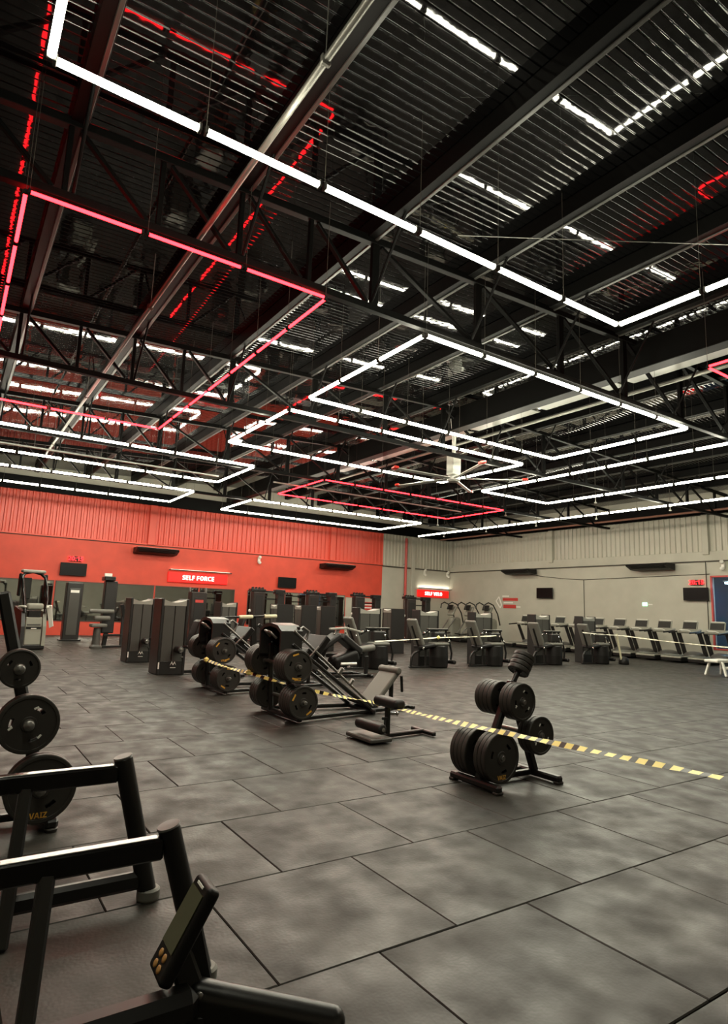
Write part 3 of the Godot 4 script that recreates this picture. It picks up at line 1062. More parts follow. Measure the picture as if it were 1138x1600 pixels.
func weight_plate(at: Vector3, axis: Vector3, R: float, th: float, roll: float, label: String, group: String, word := "", marks := "") -> void:
	var o := thing("weight_plate", label, "weight plate", at, 0.0, group)
	o.basis = MB.frame(axis) * Basis(Vector3.BACK, roll)
	var ms := plate_meshes(R, th)
	part("rubber_disc", ms[0], "plate_rubber", o)
	part("steel_hub", ms[1], "steel_grey", o)
	if word != "":
		part("lettering", lettering(word, R * 0.16, 0.002), "print_yellow", o, Transform3D(Basis(Vector3.BACK, -roll), Basis(Vector3.BACK, -roll) * Vector3(0, -R * 0.75, th * 0.36 + 0.001)))
	if marks != "":
		for k in (3 if marks == "white" else 2):
			var m := MB.new()
			if marks == "white":
				var a := deg_to_rad(75 + 120 * k)
				m.box(Vector3(cos(a), sin(a), 0) * R * 0.57, Vector3(R * 0.07, R * 0.16, th * 0.92), 0.002, Basis(Vector3.BACK, a * 1.6))
			else:
				var a := deg_to_rad(120 + 150 * k)
				m.box(Vector3(cos(a), sin(a), 0) * R * 0.74 + Vector3(0, 0, th * 0.36), Vector3(R * 0.1, R * 0.4, 0.003), 0.0, Basis(Vector3.BACK, a))
			p("printed_mark", m, "print_pale" if marks == "white" else "print_yellow", o)

func stack(outer: Vector3, axis: Vector3, n: int, R: float, th: float, where: String, word := "", marks := "") -> void:
	# plates pushed on a peg; `outer` is the middle of the outermost face
	for i in n:
		var c := outer - axis.normalized() * (th * (i + 0.5) + 0.002 * i)
		var pos := "outermost" if i == 0 else ("second" if i == 1 else ("third" if i == 2 else ("fourth" if i == 3 else "fifth")))
		weight_plate(c, axis, R, th, rng.randf_range(-0.6, 0.6), "black rubber plate, %s on the %s" % [pos, where], "plates on the " + where, word if i == 0 else "", marks if i == 0 else "")

# ------------------------------------------------------------------ weight trees
func weight_trees() -> void:
	var o := thing("weight_tree", "black A-frame weight tree loaded with plates behind the striped tape", "weight tree", Vector3(4.66, 0, -4.36))
	var b := MB.new()
	b.bar(Vector3(-0.42, 0.045, 0.31), Vector3(-0.42, 0.045, -0.32), 0.075, 0.06, 0.015)
	p("foot_bar", b, "black_steel", o)
	b = MB.new()
	b.bar(Vector3(0.38, 0.045, 0.32), Vector3(0.38, 0.045, -0.26), 0.075, 0.06, 0.015)
	p("foot_bar", b, "black_steel", o)
	b = MB.new()
	b.bar(Vector3(-0.42, 0.05, -0.02), Vector3(0.38, 0.05, -0.02), 0.06, 0.05, 0.01)
	b.bar(Vector3(-0.2, 0.05, -0.16), Vector3(0.38, 0.05, -0.16), 0.04, 0.04, 0.008)
	p("cross_bar", b, "black_steel", o)
	b = MB.new()
	b.bar(Vector3(-0.38, 0.05, 0), Vector3(0.06, 0.93, 0), 0.075, 0.075, 0.014, Vector3.BACK)
	p("leg", b, "black_steel", o)
	b = MB.new()
	b.bar(Vector3(0.38, 0.05, 0), Vector3(0.06, 0.86, 0), 0.075, 0.075, 0.014, Vector3.BACK)
	p("leg", b, "black_steel", o)
	b = MB.new()
	b.tube(Vector3(0.03, 0.84, 0), Vector3(0.265, 1.19, 0), 0.028, 12)
	p("top_peg", b, "black_steel", o)
	for q in [Vector2(-0.275, 0.275), Vector2(0.01, 0.755), Vector2(0.265, 0.43)]:
		b = MB.new()
		b.tube(Vector3(q.x, q.y, -0.32), Vector3(q.x, q.y, 0.215), 0.024, 12)
		p("plate_peg", b, "steel_grey", o)
	for q in [Vector3(-0.42, 0.012, 0.28), Vector3(-0.42, 0.012, -0.29), Vector3(0.38, 0.012, 0.29), Vector3(0.38, 0.012, -0.23)]:
		b = MB.new()
		b.box(q, Vector3(0.085, 0.024, 0.06), 0.006)
		p("rubber_foot", b, "plate_rubber", o)
	var Z := Vector3.BACK
	stack(Vector3(4.385, 0.275, -4.165), Z, 3, 0.225, 0.048, "low entrance-side peg of the tape-side weight tree", "VAIZ")
	stack(Vector3(4.385, 0.275, -4.63), -Z, 4, 0.225, 0.05, "low far-side peg of the tape-side weight tree")
	stack(Vector3(4.67, 0.755, -4.165), Z, 3, 0.175, 0.05, "high entrance-side peg of the tape-side weight tree", "", "white")
	stack(Vector3(4.67, 0.755, -4.66), -Z, 4, 0.165, 0.055, "high far-side peg of the tape-side weight tree")
	stack(Vector3(4.925, 0.43, -4.165), Z, 3, 0.18, 0.05, "right leg peg of the tape-side weight tree", "", "white")
	var ax := Vector3(0.235, 0.35, 0).normalized()
	stack(Vector3(4.66, 0, -4.36) + Vector3(0.145, 1.01, 0) + ax * 0.2, ax, 4, 0.108, 0.048, "slanted top peg of the tape-side weight tree")
	# the tree half out of the frame
	o = thing("weight_tree", "tall black weight tree behind the low steel stands", "weight tree", Vector3(0.32, 0, -5.15))
	b = MB.new()
	b.bar(Vector3(0.46, 0.05, 0.3), Vector3(0.46, 0.05, -0.3), 0.08, 0.06, 0.015)
	p("foot_bar", b, "black_steel", o)
	b = MB.new()
	b.bar(Vector3(-0.46, 0.05, 0.3), Vector3(-0.46, 0.05, -0.3), 0.08, 0.06, 0.015)
	p("foot_bar", b, "black_steel", o)
	b = MB.new()
	b.bar(Vector3(-0.46, 0.05, 0), Vector3(0.46, 0.05, 0), 0.06, 0.05, 0.01)
	p("cross_bar", b, "black_steel", o)
	for s in [-1.0, 1.0]:
		b = MB.new()
		b.bar(Vector3(s * 0.44, 0.05, 0), Vector3(s * 0.02, 1.6, 0), 0.085, 0.085, 0.016, Vector3.BACK)
		p("leg", b, "black_steel", o)
	for q in [Vector2(0.36, 0.285), Vector2(0.245, 0.715), Vector2(0.15, 1.085)]:
		b = MB.new()
		b.tube(Vector3(q.x, q.y, -0.3), Vector3(q.x, q.y, 0.335), 0.026, 12)
		b.lathe([Vector2(0, 0.325), Vector2(0.034, 0.328), Vector2(0.036, 0.34), Vector2(0.028, 0.352), Vector2(0, 0.356)], Transform3D(ZAX, Vector3(q.x, q.y, 0)), 16, true)
		p("plate_peg", b, "steel_grey", o)
	b = MB.new()
	for z in [0.27, -0.27]: b.lathe([Vector2(0, 0), Vector2(0.04, 0), Vector2(0.045, 0.02), Vector2(0.02, 0.03), Vector2(0, 0.03)], Transform3D(Basis.IDENTITY, Vector3(0.46, 0, z)), 14)
	p("rubber_foot", b, "plate_rubber", o)
	stack(Vector3(0.69, 0.285, -4.86), Z, 2, 0.225, 0.06, "lowest peg of the tall weight tree", "VAIZ")
	stack(Vector3(0.57, 0.715, -4.86), Z, 2, 0.195, 0.055, "middle peg of the tall weight tree", "", "white")
	stack(Vector3(0.475, 1.085, -4.86), Z, 2, 0.13, 0.05, "highest peg of the tall weight tree", "", "")

# ------------------------------------------------------------------ foreground frames and console
func foreground() -> void:
	var first := true
	for s in [[-3.58, 0.0, "low black steel stand with a polished top bar nearer the plates"], [-2.73, 0.0, "low black steel stand with a polished top bar beside the display console"]]:
		var z: float = s[0]
		var k := 0.74 if first else 0.64
		var o := thing("barbell_stand", s[2], "barbell stand", Vector3(0, 0, z))
		for side in [1.0, -1.0]:
			var b := MB.new()
			b.tube(Vector3(0.30 + side * 0.78, 0.03, 0), Vector3(0.30 + side * 0.59, k, 0), 0.048 if first else 0.046, 18)
			p("post", b, "black_steel", o)
			b = MB.new()
			b.lathe([Vector2(0, 0), Vector2(0.056, 0), Vector2(0.06, 0.01), Vector2(0.06, 0.05), Vector2(0.05, 0.06), Vector2(0, 0.06)], Transform3D(Basis.IDENTITY, Vector3(0.30 + side * 0.785, 0, 0)), 18)
			p("rubber_foot", b, "upholstery_grey", o)
			b = MB.new()
			b.lathe([Vector2(0, -0.004), Vector2(0.046, -0.004), Vector2(0.049, 0.0), Vector2(0.046, 0.006), Vector2(0, 0.007)], Transform3D(MB.along(Vector3(side * 0.19, 0, 0), Vector3(0, k, 0)).basis, Vector3(0.30 + side * 0.59, k, 0)), 18)
			p("end_cap", b, "shroud", o)
		var t := MB.new()
		t.bar(Vector3(-0.27, k - 0.08, 0), Vector3(0.87, k - 0.08, 0), 0.055, 0.085, 0.008)
		p("top_bar", t, "black_gloss", o)
		t = MB.new()
		t.bar(Vector3(-0.25, k - 0.036, 0), Vector3(0.85, k - 0.036, 0), 0.045, 0.006, 0.002)
		p("polished_strip", t, "polished_steel", o)
		if first:
			t = MB.new()
			t.bar(Vector3(-0.45, 0.105, 0), Vector3(1.04, 0.105, 0), 0.06, 0.09, 0.02)
			p("lower_bar", t, "black_steel", o)
		t = MB.new()
		t.bar(Vector3(0.44, k - 0.1, 0.0), Vector3(0.385, 0.0, 0.2), 0.06, 0.055, 0.012, Vector3.BACK)
		p("inner_leg", t, "black_steel", o)
		first = false
	# machine arm with display console, close to the camera
	var m := thing("training_machine", "black machine arms carrying a tilted display console with four bronze buttons", "training machine", Vector3(0.62, 0, -1.6))
	var b := MB.new()
	# right arm: a stout oval beam
	var a0 := Vector3(-0.02, 0.615, 0.0)
	var a1 := Vector3(0.305, 0.545, 0.185)
	var d := (a1 - a0).normalized()
	b.rbox((a0 + a1) * 0.5, Vector3(0.07, 0.105, a0.distance_to(a1) + 0.02), 0.034, MB.frame(d), 4)
	p("arm", b, "black_steel", m)
	b = MB.new()
	var f := MB.frame(d)
	var sidev := f.x if f.x.z > 0 else -f.x
	var hubc := a1 - d * 0.035 + sidev * 0.034 - Vector3(0, 0.012, 0)
	b.lathe([Vector2(0, 0), Vector2(0.026, 0), Vector2(0.028, 0.004), Vector2(0.018, 0.008), Vector2(0.016, 0.003), Vector2(0, 0.003)], MB.along(hubc, hubc + sidev), 18)
	p("pivot_bolt", b, "black_gloss", m)
	b = MB.new()
	b.bar(Vector3(-0.01, 0.628, 0.035), Vector3(-0.62, 0.628, 0.035), 0.075, 0.075, 0.02)
	p("arm", b, "black_steel", m)
	b = MB.new()
	b.tube(Vector3(0.02, 0.0, 0.03), Vector3(0.01, 0.6, 0.02), 0.035, 16)
	b.lathe([Vector2(0, 0), Vector2(0.15, 0), Vector2(0.15, 0.012), Vector2(0, 0.014)], Transform3D(Basis.IDENTITY, Vector3(0.02, 0, 0.03)), 24)
	p("pedestal", b, "black_steel", m)
	b = MB.new()
	b.lathe([Vector2(0.04, 0.512), Vector2(0.075, 0.512), Vector2(0.08, 0.52), Vector2(0.06, 0.54), Vector2(0.04, 0.545)], Transform3D(Basis.IDENTITY, Vector3(0.012, 0, 0.02)), 20)
	p("collar", b, "steel_grey", m)
	for q in [Vector3(-0.005, 0.642, 0.044), Vector3(0.05, 0.606, 0.072)]:
		b = MB.new()
		b.lathe([Vector2(0, 0), Vector2(0.009, 0), Vector2(0.009, 0.004), Vector2(0.005, 0.007), Vector2(0, 0.007)], MB.along(q, q + sidev), 10, true)
		p("bolt_head", b, "steel_grey", m)
	# console: long axis climbs away from the user, face towards the left
	var up := Vector3(0.092, 0.17, 0.012).normalized()
	var nz := Vector3(0, 0, 1)
	var nor := up.cross(nz).normalized()      # towards -x, +y when reversed
	if nor.x > 0: nor = -nor
	var C := Vector3(-0.052, 0.785, 0.0)
	var BB := Basis(nz.cross(nor).normalized(), nz, nor)
	BB = Basis(up, nor.cross(up).normalized(), nor)
	b = MB.new()
	b.rbox(C - nor * 0.016, Vector3(0.225, 0.105, 0.036), 0.013, BB, 3)
	var con := p("console", b, "black_plastic", m)
	b = MB.new()
	b.box(C + up * 0.02 + nor * 0.0035, Vector3(0.135, 0.078, 0.003), 0.0, BB)
	p("display", b, "display_green", con)
	b = MB.new()
	b.box(C + up * 0.099 + nor * 0.0035, Vector3(0.006, 0.04, 0.002), 0.0, BB)
	p("printed_stripe", b, "print_pale", con)
	for i in 2:
		for j in 2:
			b = MB.new()
			var q: Vector3 = C + up * (-0.066 - 0.024 * i) + BB.y * (-0.014 + 0.028 * j) + nor * 0.001
			b.lathe([Vector2(0, 0), Vector2(0.0095, 0), Vector2(0.0095, 0.003), Vector2(0.006, 0.005), Vector2(0, 0.005)], MB.along(q, q + nor), 12, true)
			p("button", b, "bronze_button", con)
	b = MB.new()
	b.bar(C - nor * 0.03 - up * 0.05, Vector3(-0.0, 0.61, 0.01), 0.06, 0.03, 0.008, Vector3.BACK)
	b.bar(C - nor * 0.03 + up * 0.01, Vector3(0.02, 0.64, -0.01), 0.05, 0.02, 0.006, Vector3.BACK)
	p("console_bracket", b, "black_steel", m)

# ------------------------------------------------------------------ leg presses
func make_leg_press(label: String, at: Vector3) -> Node3D:
	var o := thing("leg_press", label, "leg press", at)
	var b := MB.new()
	b.bar(Vector3(-1.06, 0.05, -0.6), Vector3(-1.06, 0.05, 0.6), 0.08, 0.07, 0.015)
	p("rear_crossbar", b, "black_steel", o)
	for s in [-1.0, 1.0]:
		b = MB.new()
		b.bar(Vector3(-1.02, 0.05, s * 0.5), Vector3(1.18, 0.05, s * 0.16), 0.07, 0.06, 0.014)
		p("base_rail", b, "black_steel", o)
	b = MB.new()
	b.bar(Vector3(1.16, 0.05, -0.3), Vector3(1.16, 0.05, 0.3), 0.07, 0.06, 0.014)
	b.bar(Vector3(0.3, 0.05, -0.42), Vector3(0.3, 0.05, 0.42), 0.07, 0.06, 0.014)
	p("front_crossbar", b, "black_steel", o)
	for s in [-1.0, 1.0]:
		b = MB.new()
		b.bar(Vector3(-1.08, 0.05, s * 0.3), Vector3(-1.14, 1.02, s * 0.3), 0.07, 0.07, 0.014, Vector3.BACK)
		p("rear_post", b, "black_steel", o)
		b = MB.new()
		b.bar(Vector3(-1.12, 1.05, s * 0.34), Vector3(0.38, 0.02, s * 0.3), 0.05, 0.1, 0.012, Vector3.BACK)
		p("rail_beam", b, "black_steel", o)
		b = MB.new()
		b.tube(Vector3(-1.1, 1.235, s * 0.36), Vector3(0.33, 0.115, s * 0.33), 0.02, 10)
		p("guide_rod", b, "steel_grey", o)
		b = MB.new()
		b.sweep([Vector3(-1.0, 1.2, s * 0.18), Vector3(-0.86, 1.28, s * 0.18), Vector3(-0.76, 1.22, s * 0.18), Vector3(-0.8, 1.1, s * 0.18), Vector3(-0.95, 1.02, s * 0.18)], 0.022, 8)
		p("grab_handle", b, "steel_grey", o)
		b = MB.new()
		b.tube(Vector3(-0.72, 1.02, s * 0.43), Vector3(-1.02, 0.72, s * 0.43), 0.014, 8)
		p("brace_rod", b, "steel_grey", o)
	# arched hood at the head of the rails
	b = MB.new()
	var HT := Transform3D(Basis(Vector3(0, 0, 1), Vector3(0.0, 1, 0), Vector3(-1, 0, 0)), Vector3(-1.13, 0.92, 0))
	var shell := PackedVector2Array([Vector2(-0.36, -0.05), Vector2(-0.32, -0.05), Vector2(-0.32, 0.28), Vector2(-0.2, 0.34), Vector2(0, 0.365), Vector2(0.2, 0.34), Vector2(0.32, 0.28), Vector2(0.32, -0.05), Vector2(0.36, -0.05), Vector2(0.36, 0.31), Vector2(0.23, 0.385), Vector2(0, 0.415), Vector2(-0.23, 0.385), Vector2(-0.36, 0.31)])
	b.prism(shell, 0.34, HT)
	p("hood", b, "shroud_dark", o)
	b = MB.new()
	b.box(Vector3(-1.0, 1.08, 0), Vector3(0.03, 0.42, 0.66), 0.006)
	p("hood_back", b, "black_plastic", o)
	b = MB.new()
	b.sweep([Vector3(-1.27, 1.12, 0.16), Vector3(-1.36, 1.2, 0.14), Vector3(-1.36, 1.22, -0.04), Vector3(-1.27, 1.14, -0.06)], 0.02, 8)
	p("carry_handle", b, "steel_grey", o)
	# carriage with foot plate
	b = MB.new()
	var slope := Vector3(1.43, -1.12, 0).normalized()
	var perp := Vector3(slope.y, -slope.x, 0) * -1.0
	var F := Basis(slope, perp, slope.cross(perp))
	b.box(Vector3(-0.62, 0.98, 0), Vector3(0.1, 0.42, 0.66), 0.015, F)
	p("foot_plate", b, "black_plastic", o)
	b = MB.new()
	b.box(Vector3(-0.66, 0.82, 0), Vector3(0.46, 0.08, 0.62), 0.012, F)
	p("carriage", b, "black_steel", o)
	b = MB.new()
	b.tube(Vector3(-1.17, 0.765, -0.74), Vector3(-1.17, 0.765, 0.74), 0.026, 12)
	b.bar(Vector3(-1.17, 0.765, -0.3), Vector3(-0.85, 0.9, -0.3), 0.05, 0.06, 0.01)
	b.bar(Vector3(-1.17, 0.765, 0.3), Vector3(-0.85, 0.9, 0.3), 0.05, 0.06, 0.01)
	p("loading_peg", b, "steel_grey", o)
	b = MB.new()
	b.tube(Vector3(-1.06, 0.285, -0.74), Vector3(-1.06, 0.285, 0.74), 0.026, 12)
	p("storage_peg", b, "steel_grey", o)
	# safety stops
	b = MB.new()
	b.box(Vector3(-0.32, 0.66, 0.4), Vector3(0.06, 0.12, 0.05), 0.01, F)
	b.box(Vector3(-0.12, 0.5, 0.4), Vector3(0.05, 0.1, 0.05), 0.01, F)
	p("safety_stop", b, "steel_grey", o)
	# seat and back
	b = MB.new()
	var bd := Vector3(0.46, 0.5, 0).normalized()
	var BF := Basis(bd, Vector3(-bd.y, bd.x, 0), Vector3.BACK)
	b.rbox(Vector3(0.68, 0.36, 0), Vector3(0.72, 0.085, 0.46), 0.03, BF, 2)
	p("back_pad", b, "upholstery_grey", o)
	b = MB.new()
	b.rbox(Vector3(0.36, 0.13, 0), Vector3(0.34, 0.08, 0.44), 0.03, Basis.from_euler(Vector3(0, 0, -0.35)), 2)
	p("seat_pad", b, "upholstery", o)
	b = MB.new()
	b.pad_roll(Vector3(0.88, 0.62, -0.26), Vector3(0.88, 0.62, 0.26), 0.06, 14)
	p("head_roll", b, "upholstery_grey", o)
	b = MB.new()
	b.bar(Vector3(0.42, 0.06, 0), Vector3(0.9, 0.57, 0), 0.07, 0.06, 0.01, Vector3.BACK)
	b.bar(Vector3(0.92, 0.05, 0), Vector3(0.92, 0.56, 0), 0.06, 0.06, 0.01, Vector3.BACK)
	p("back_frame", b, "black_steel", o)
	b = MB.new()
	for s in [-1.0, 1.0]: b.tube(Vector3(0.9, 0.55, s * 0.29), Vector3(0.92, 0.3, s * 0.29), 0.022, 10)
	p("side_handle", b, "black_plastic", o)
	return o

func leg_presses() -> void:
	var o := make_leg_press("black angled leg press nearest the striped tape and roller bench", Vector3(5.28, 0, -8.33))
	dup(o, "black angled leg press behind the first one, half hidden by its plates", Vector3(5.36, 0, -11.25), 0)
	for q in [[Vector3(5.28, 0, -8.33), "nearer leg press"], [Vector3(5.36, 0, -11.25), "farther leg press"]]:
		var c: Vector3 = q[0]
		stack(c + Vector3(-1.17, 0.765, 0.68), Vector3.BACK, 5, 0.225, 0.066, "upper tape-side peg of the " + q[1], "VAIZ", "yellow")
		stack(c + Vector3(-1.06, 0.285, 0.68), Vector3.BACK, 5, 0.225, 0.066, "lower tape-side peg of the " + q[1], "", "yellow")
		stack(c + Vector3(-1.17, 0.765, -0.66), Vector3.FORWARD, 4, 0.225, 0.066, "upper far peg of the " + q[1])
		stack(c + Vector3(-1.06, 0.285, -0.66), Vector3.FORWARD, 4, 0.225, 0.066, "lower far peg of the " + q[1])

func roller_bench() -> void:
	var o := thing("roller_bench", "low black bench with padded rollers and a foot plate beside the leg press", "bench", Vector3(4.75, 0, -6.42))
	var b := MB.new()
	b.bar(Vector3(-0.25, 0.04, 0), Vector3(0.62, 0.04, -0.07), 0.06, 0.05, 0.01)
	p("base_beam", b, "black_steel", o)
	b = MB.new()
	b.bar(Vector3(0.62, 0.035, -0.3), Vector3(0.62, 0.035, 0.16), 0.06, 0.05, 0.01)
	p("foot_bar", b, "black_steel", o)
	b = MB.new()
	b.box(Vector3(-0.27, 0.045, -0.03), Vector3(0.32, 0.05, 0.56), 0.012)
	p("foot_plate", b, "shroud", o)
	b = MB.new()
	b.bar(Vector3(0.0, 0.04, -0.02), Vector3(0.0, 0.4, -0.02), 0.06, 0.06, 0.01, Vector3.BACK)
	p("post", b, "black_steel", o)
	b = MB.new()
	b.pad_roll(Vector3(-0.26, 0.17, -0.29), Vector3(-0.26, 0.17, 0.25), 0.062, 16)
	p("ankle_roller", b, "upholstery", o)
	b = MB.new()
	b.lathe([Vector2(0, 0), Vector2(0.024, 0), Vector2(0.024, 0.012), Vector2(0, 0.014)], Transform3D(ZAX, Vector3(-0.26, 0.17, 0.25)), 14)
	p("roller_cap", b, "chrome", o)
	b = MB.new()
	b.bar(Vector3(-0.26, 0.17, -0.02), Vector3(0.0, 0.1, -0.02), 0.04, 0.04, 0.008)
	b.tube(Vector3(-0.1, 0.12, 0.06), Vector3(-0.1, 0.26, 0.06), 0.012, 8)
	b.tube(Vector3(-0.14, 0.26, 0.06), Vector3(-0.06, 0.26, 0.06), 0.016, 8)
	p("roller_arm", b, "black_steel", o)
	b = MB.new()
	b.rbox(Vector3(0.0, 0.44, 0.0), Vector3(0.17, 0.12, 0.5), 0.05, Basis.IDENTITY, 3)
	p("thigh_pad", b, "upholstery", o)
	b = MB.new()
	b.tube(Vector3(0.03, 0.3, -0.02), Vector3(0.1, 0.3, 0.02), 0.02, 10)
	b.lathe([Vector2(0, 0), Vector2(0.025, 0.002), Vector2(0.03, 0.02), Vector2(0, 0.04)], MB.along(Vector3(0.1, 0.3, 0.02), Vector3(0.14, 0.3, 0.04)), 12, true)
	p("adjuster_knob", b, "chrome", o)

# ------------------------------------------------------------------ weight stack machines
func tower(o: Node3D, c: Vector3, w: float, d: float, h: float, body := "shroud", side := "shroud_dark", cap := "cap_grey", legs := true) -> void:
	# shrouded weight stack standing at c: w along x, d along z, dished pale cap
	var b := MB.new()
	for s in [-1.0, 1.0]: b.box(c + Vector3(s * (w / 2 - 0.03), h / 2, 0), Vector3(0.06, h, d), 0.012)
	p("side_cover", b, side, o)
	for f in [-1.0, 1.0]:
		for s in [-1.0, 1.0]:
			b = MB.new()
			b.box(c + Vector3(s * (w - 0.12) / 4, h * 0.55, f * (d / 2 - 0.03)), Vector3((w - 0.12) / 2 - 0.012, h * 0.78, 0.03), 0.01)
			p("shroud_panel", b, body, o)
	b = MB.new()
	b.box(c + Vector3(0, h * 0.09, 0), Vector3(w - 0.1, h * 0.18, d * 0.96), 0.012)
	b.box(c + Vector3(0, h * 0.5, 0), Vector3(w - 0.1, h * 0.9, 0.1), 0.0)
	p("stack_base", b, side, o)
	b = MB.new()
	var pts := PackedVector2Array([Vector2(-w / 2 + 0.02, -0.13), Vector2(w / 2 - 0.02, -0.13)])
	for k in 9:
		var t := k / 8.0
		pts.append(Vector2(lerpf(w / 2 - 0.02, -w / 2 + 0.02, t), 0.02 - 0.075 * sin(PI * t)))
	b.prism(pts, d - 0.02, Transform3D(Basis.IDENTITY, c + Vector3(0, h - 0.03, 0)))
	p("dished_cap", b, cap, o)

func make_weight_machine(label: String, at: Vector3, turn: float) -> Node3D:
	# tower with a seat in front of it (+x side) and a press lever
	var o := thing("weight_machine", label, "weight machine", at, turn)
	tower(o, Vector3(0, 0, 0), 0.62, 0.62, 1.66)
	var b := MB.new()
	b.prism(PackedVector2Array([Vector2(-0.07, 0.0), Vector2(-0.03, 0.09), Vector2(0.0, 0.03), Vector2(0.03, 0.09), Vector2(0.07, 0.0), Vector2(0.03, 0.05), Vector2(0, 0.0), Vector2(-0.03, 0.05)]), 0.004, Transform3D(Basis.IDENTITY, Vector3(0.05, 0.2, 0.3)))
	p("printed_mark", b, "print_pale", o)
	b = MB.new()
	b.box(Vector3(0.05, 0.15, 0.3), Vector3(0.12, 0.014, 0.004), 0.0)
	p("printed_mark", b, "print_pale", o)
	b = MB.new()
	b.box(Vector3(-0.27, 0.2, 0.311), Vector3(0.03, 0.14, 0.004), 0.0)
	p("printed_mark", b, "print_pale", o)
	b = MB.new()
	b.bar(Vector3(0.25, 0.05, 0.18), Vector3(1.15, 0.05, 0.18), 0.08, 0.07, 0.012)
	b.bar(Vector3(1.1, 0.05, -0.2), Vector3(1.1, 0.05, 0.5), 0.08, 0.07, 0.012)
	b.bar(Vector3(0.78, 0.05, 0.18), Vector3(0.72, 0.48, 0.18), 0.08, 0.07, 0.012, Vector3.BACK)
	p("seat_frame", b, "black_steel", o)
	b = MB.new()
	b.rbox(Vector3(0.72, 0.52, 0.18), Vector3(0.44, 0.09, 0.42), 0.035)
	p("seat_pad", b, "upholstery", o)
	b = MB.new()
	b.rbox(Vector3(0.5, 0.86, 0.18), Vector3(0.1, 0.66, 0.44), 0.04, Basis.from_euler(Vector3(0, 0, -0.3)))
	p("back_pad", b, "upholstery", o)
	b = MB.new()
	b.box(Vector3(0.6, 1.19, 0.18), Vector3(0.05, 0.02, 0.36), 0.008)
	p("pad_trim", b, "cap_grey", o)
	b = MB.new()
	b.sweep([Vector3(0.1, 0.55, 0.36), Vector3(0.22, 0.62, 0.48), Vector3(0.5, 0.6, 0.56), Vector3(0.8, 0.55, 0.56)], 0.028, 10)
	p("press_lever", b, "black_steel", o)
	b = MB.new()
	b.pad_roll(Vector3(0.1, 0.55, 0.32), Vector3(0.1, 0.55, 0.6), 0.08, 14)
	p("roller_pad", b, "upholstery", o)
	b = MB.new()
	b.lathe([Vector2(0, 0), Vector2(0.05, 0), Vector2(0.055, 0.02), Vector2(0, 0.03)], Transform3D(ZAX, Vector3(0.1, 0.55, 0.6)), 14)
	p("pivot_cap", b, "chrome", o)
	b = MB.new()
	b.lathe([Vector2(0, -0.03), Vector2(0.03, 0), Vector2(0, 0.03)], Transform3D(ZAX, Vector3(0.22, 0.38, 0.36)), 10, true)
	p("pivot_cap", b, "chrome", o)
	return o

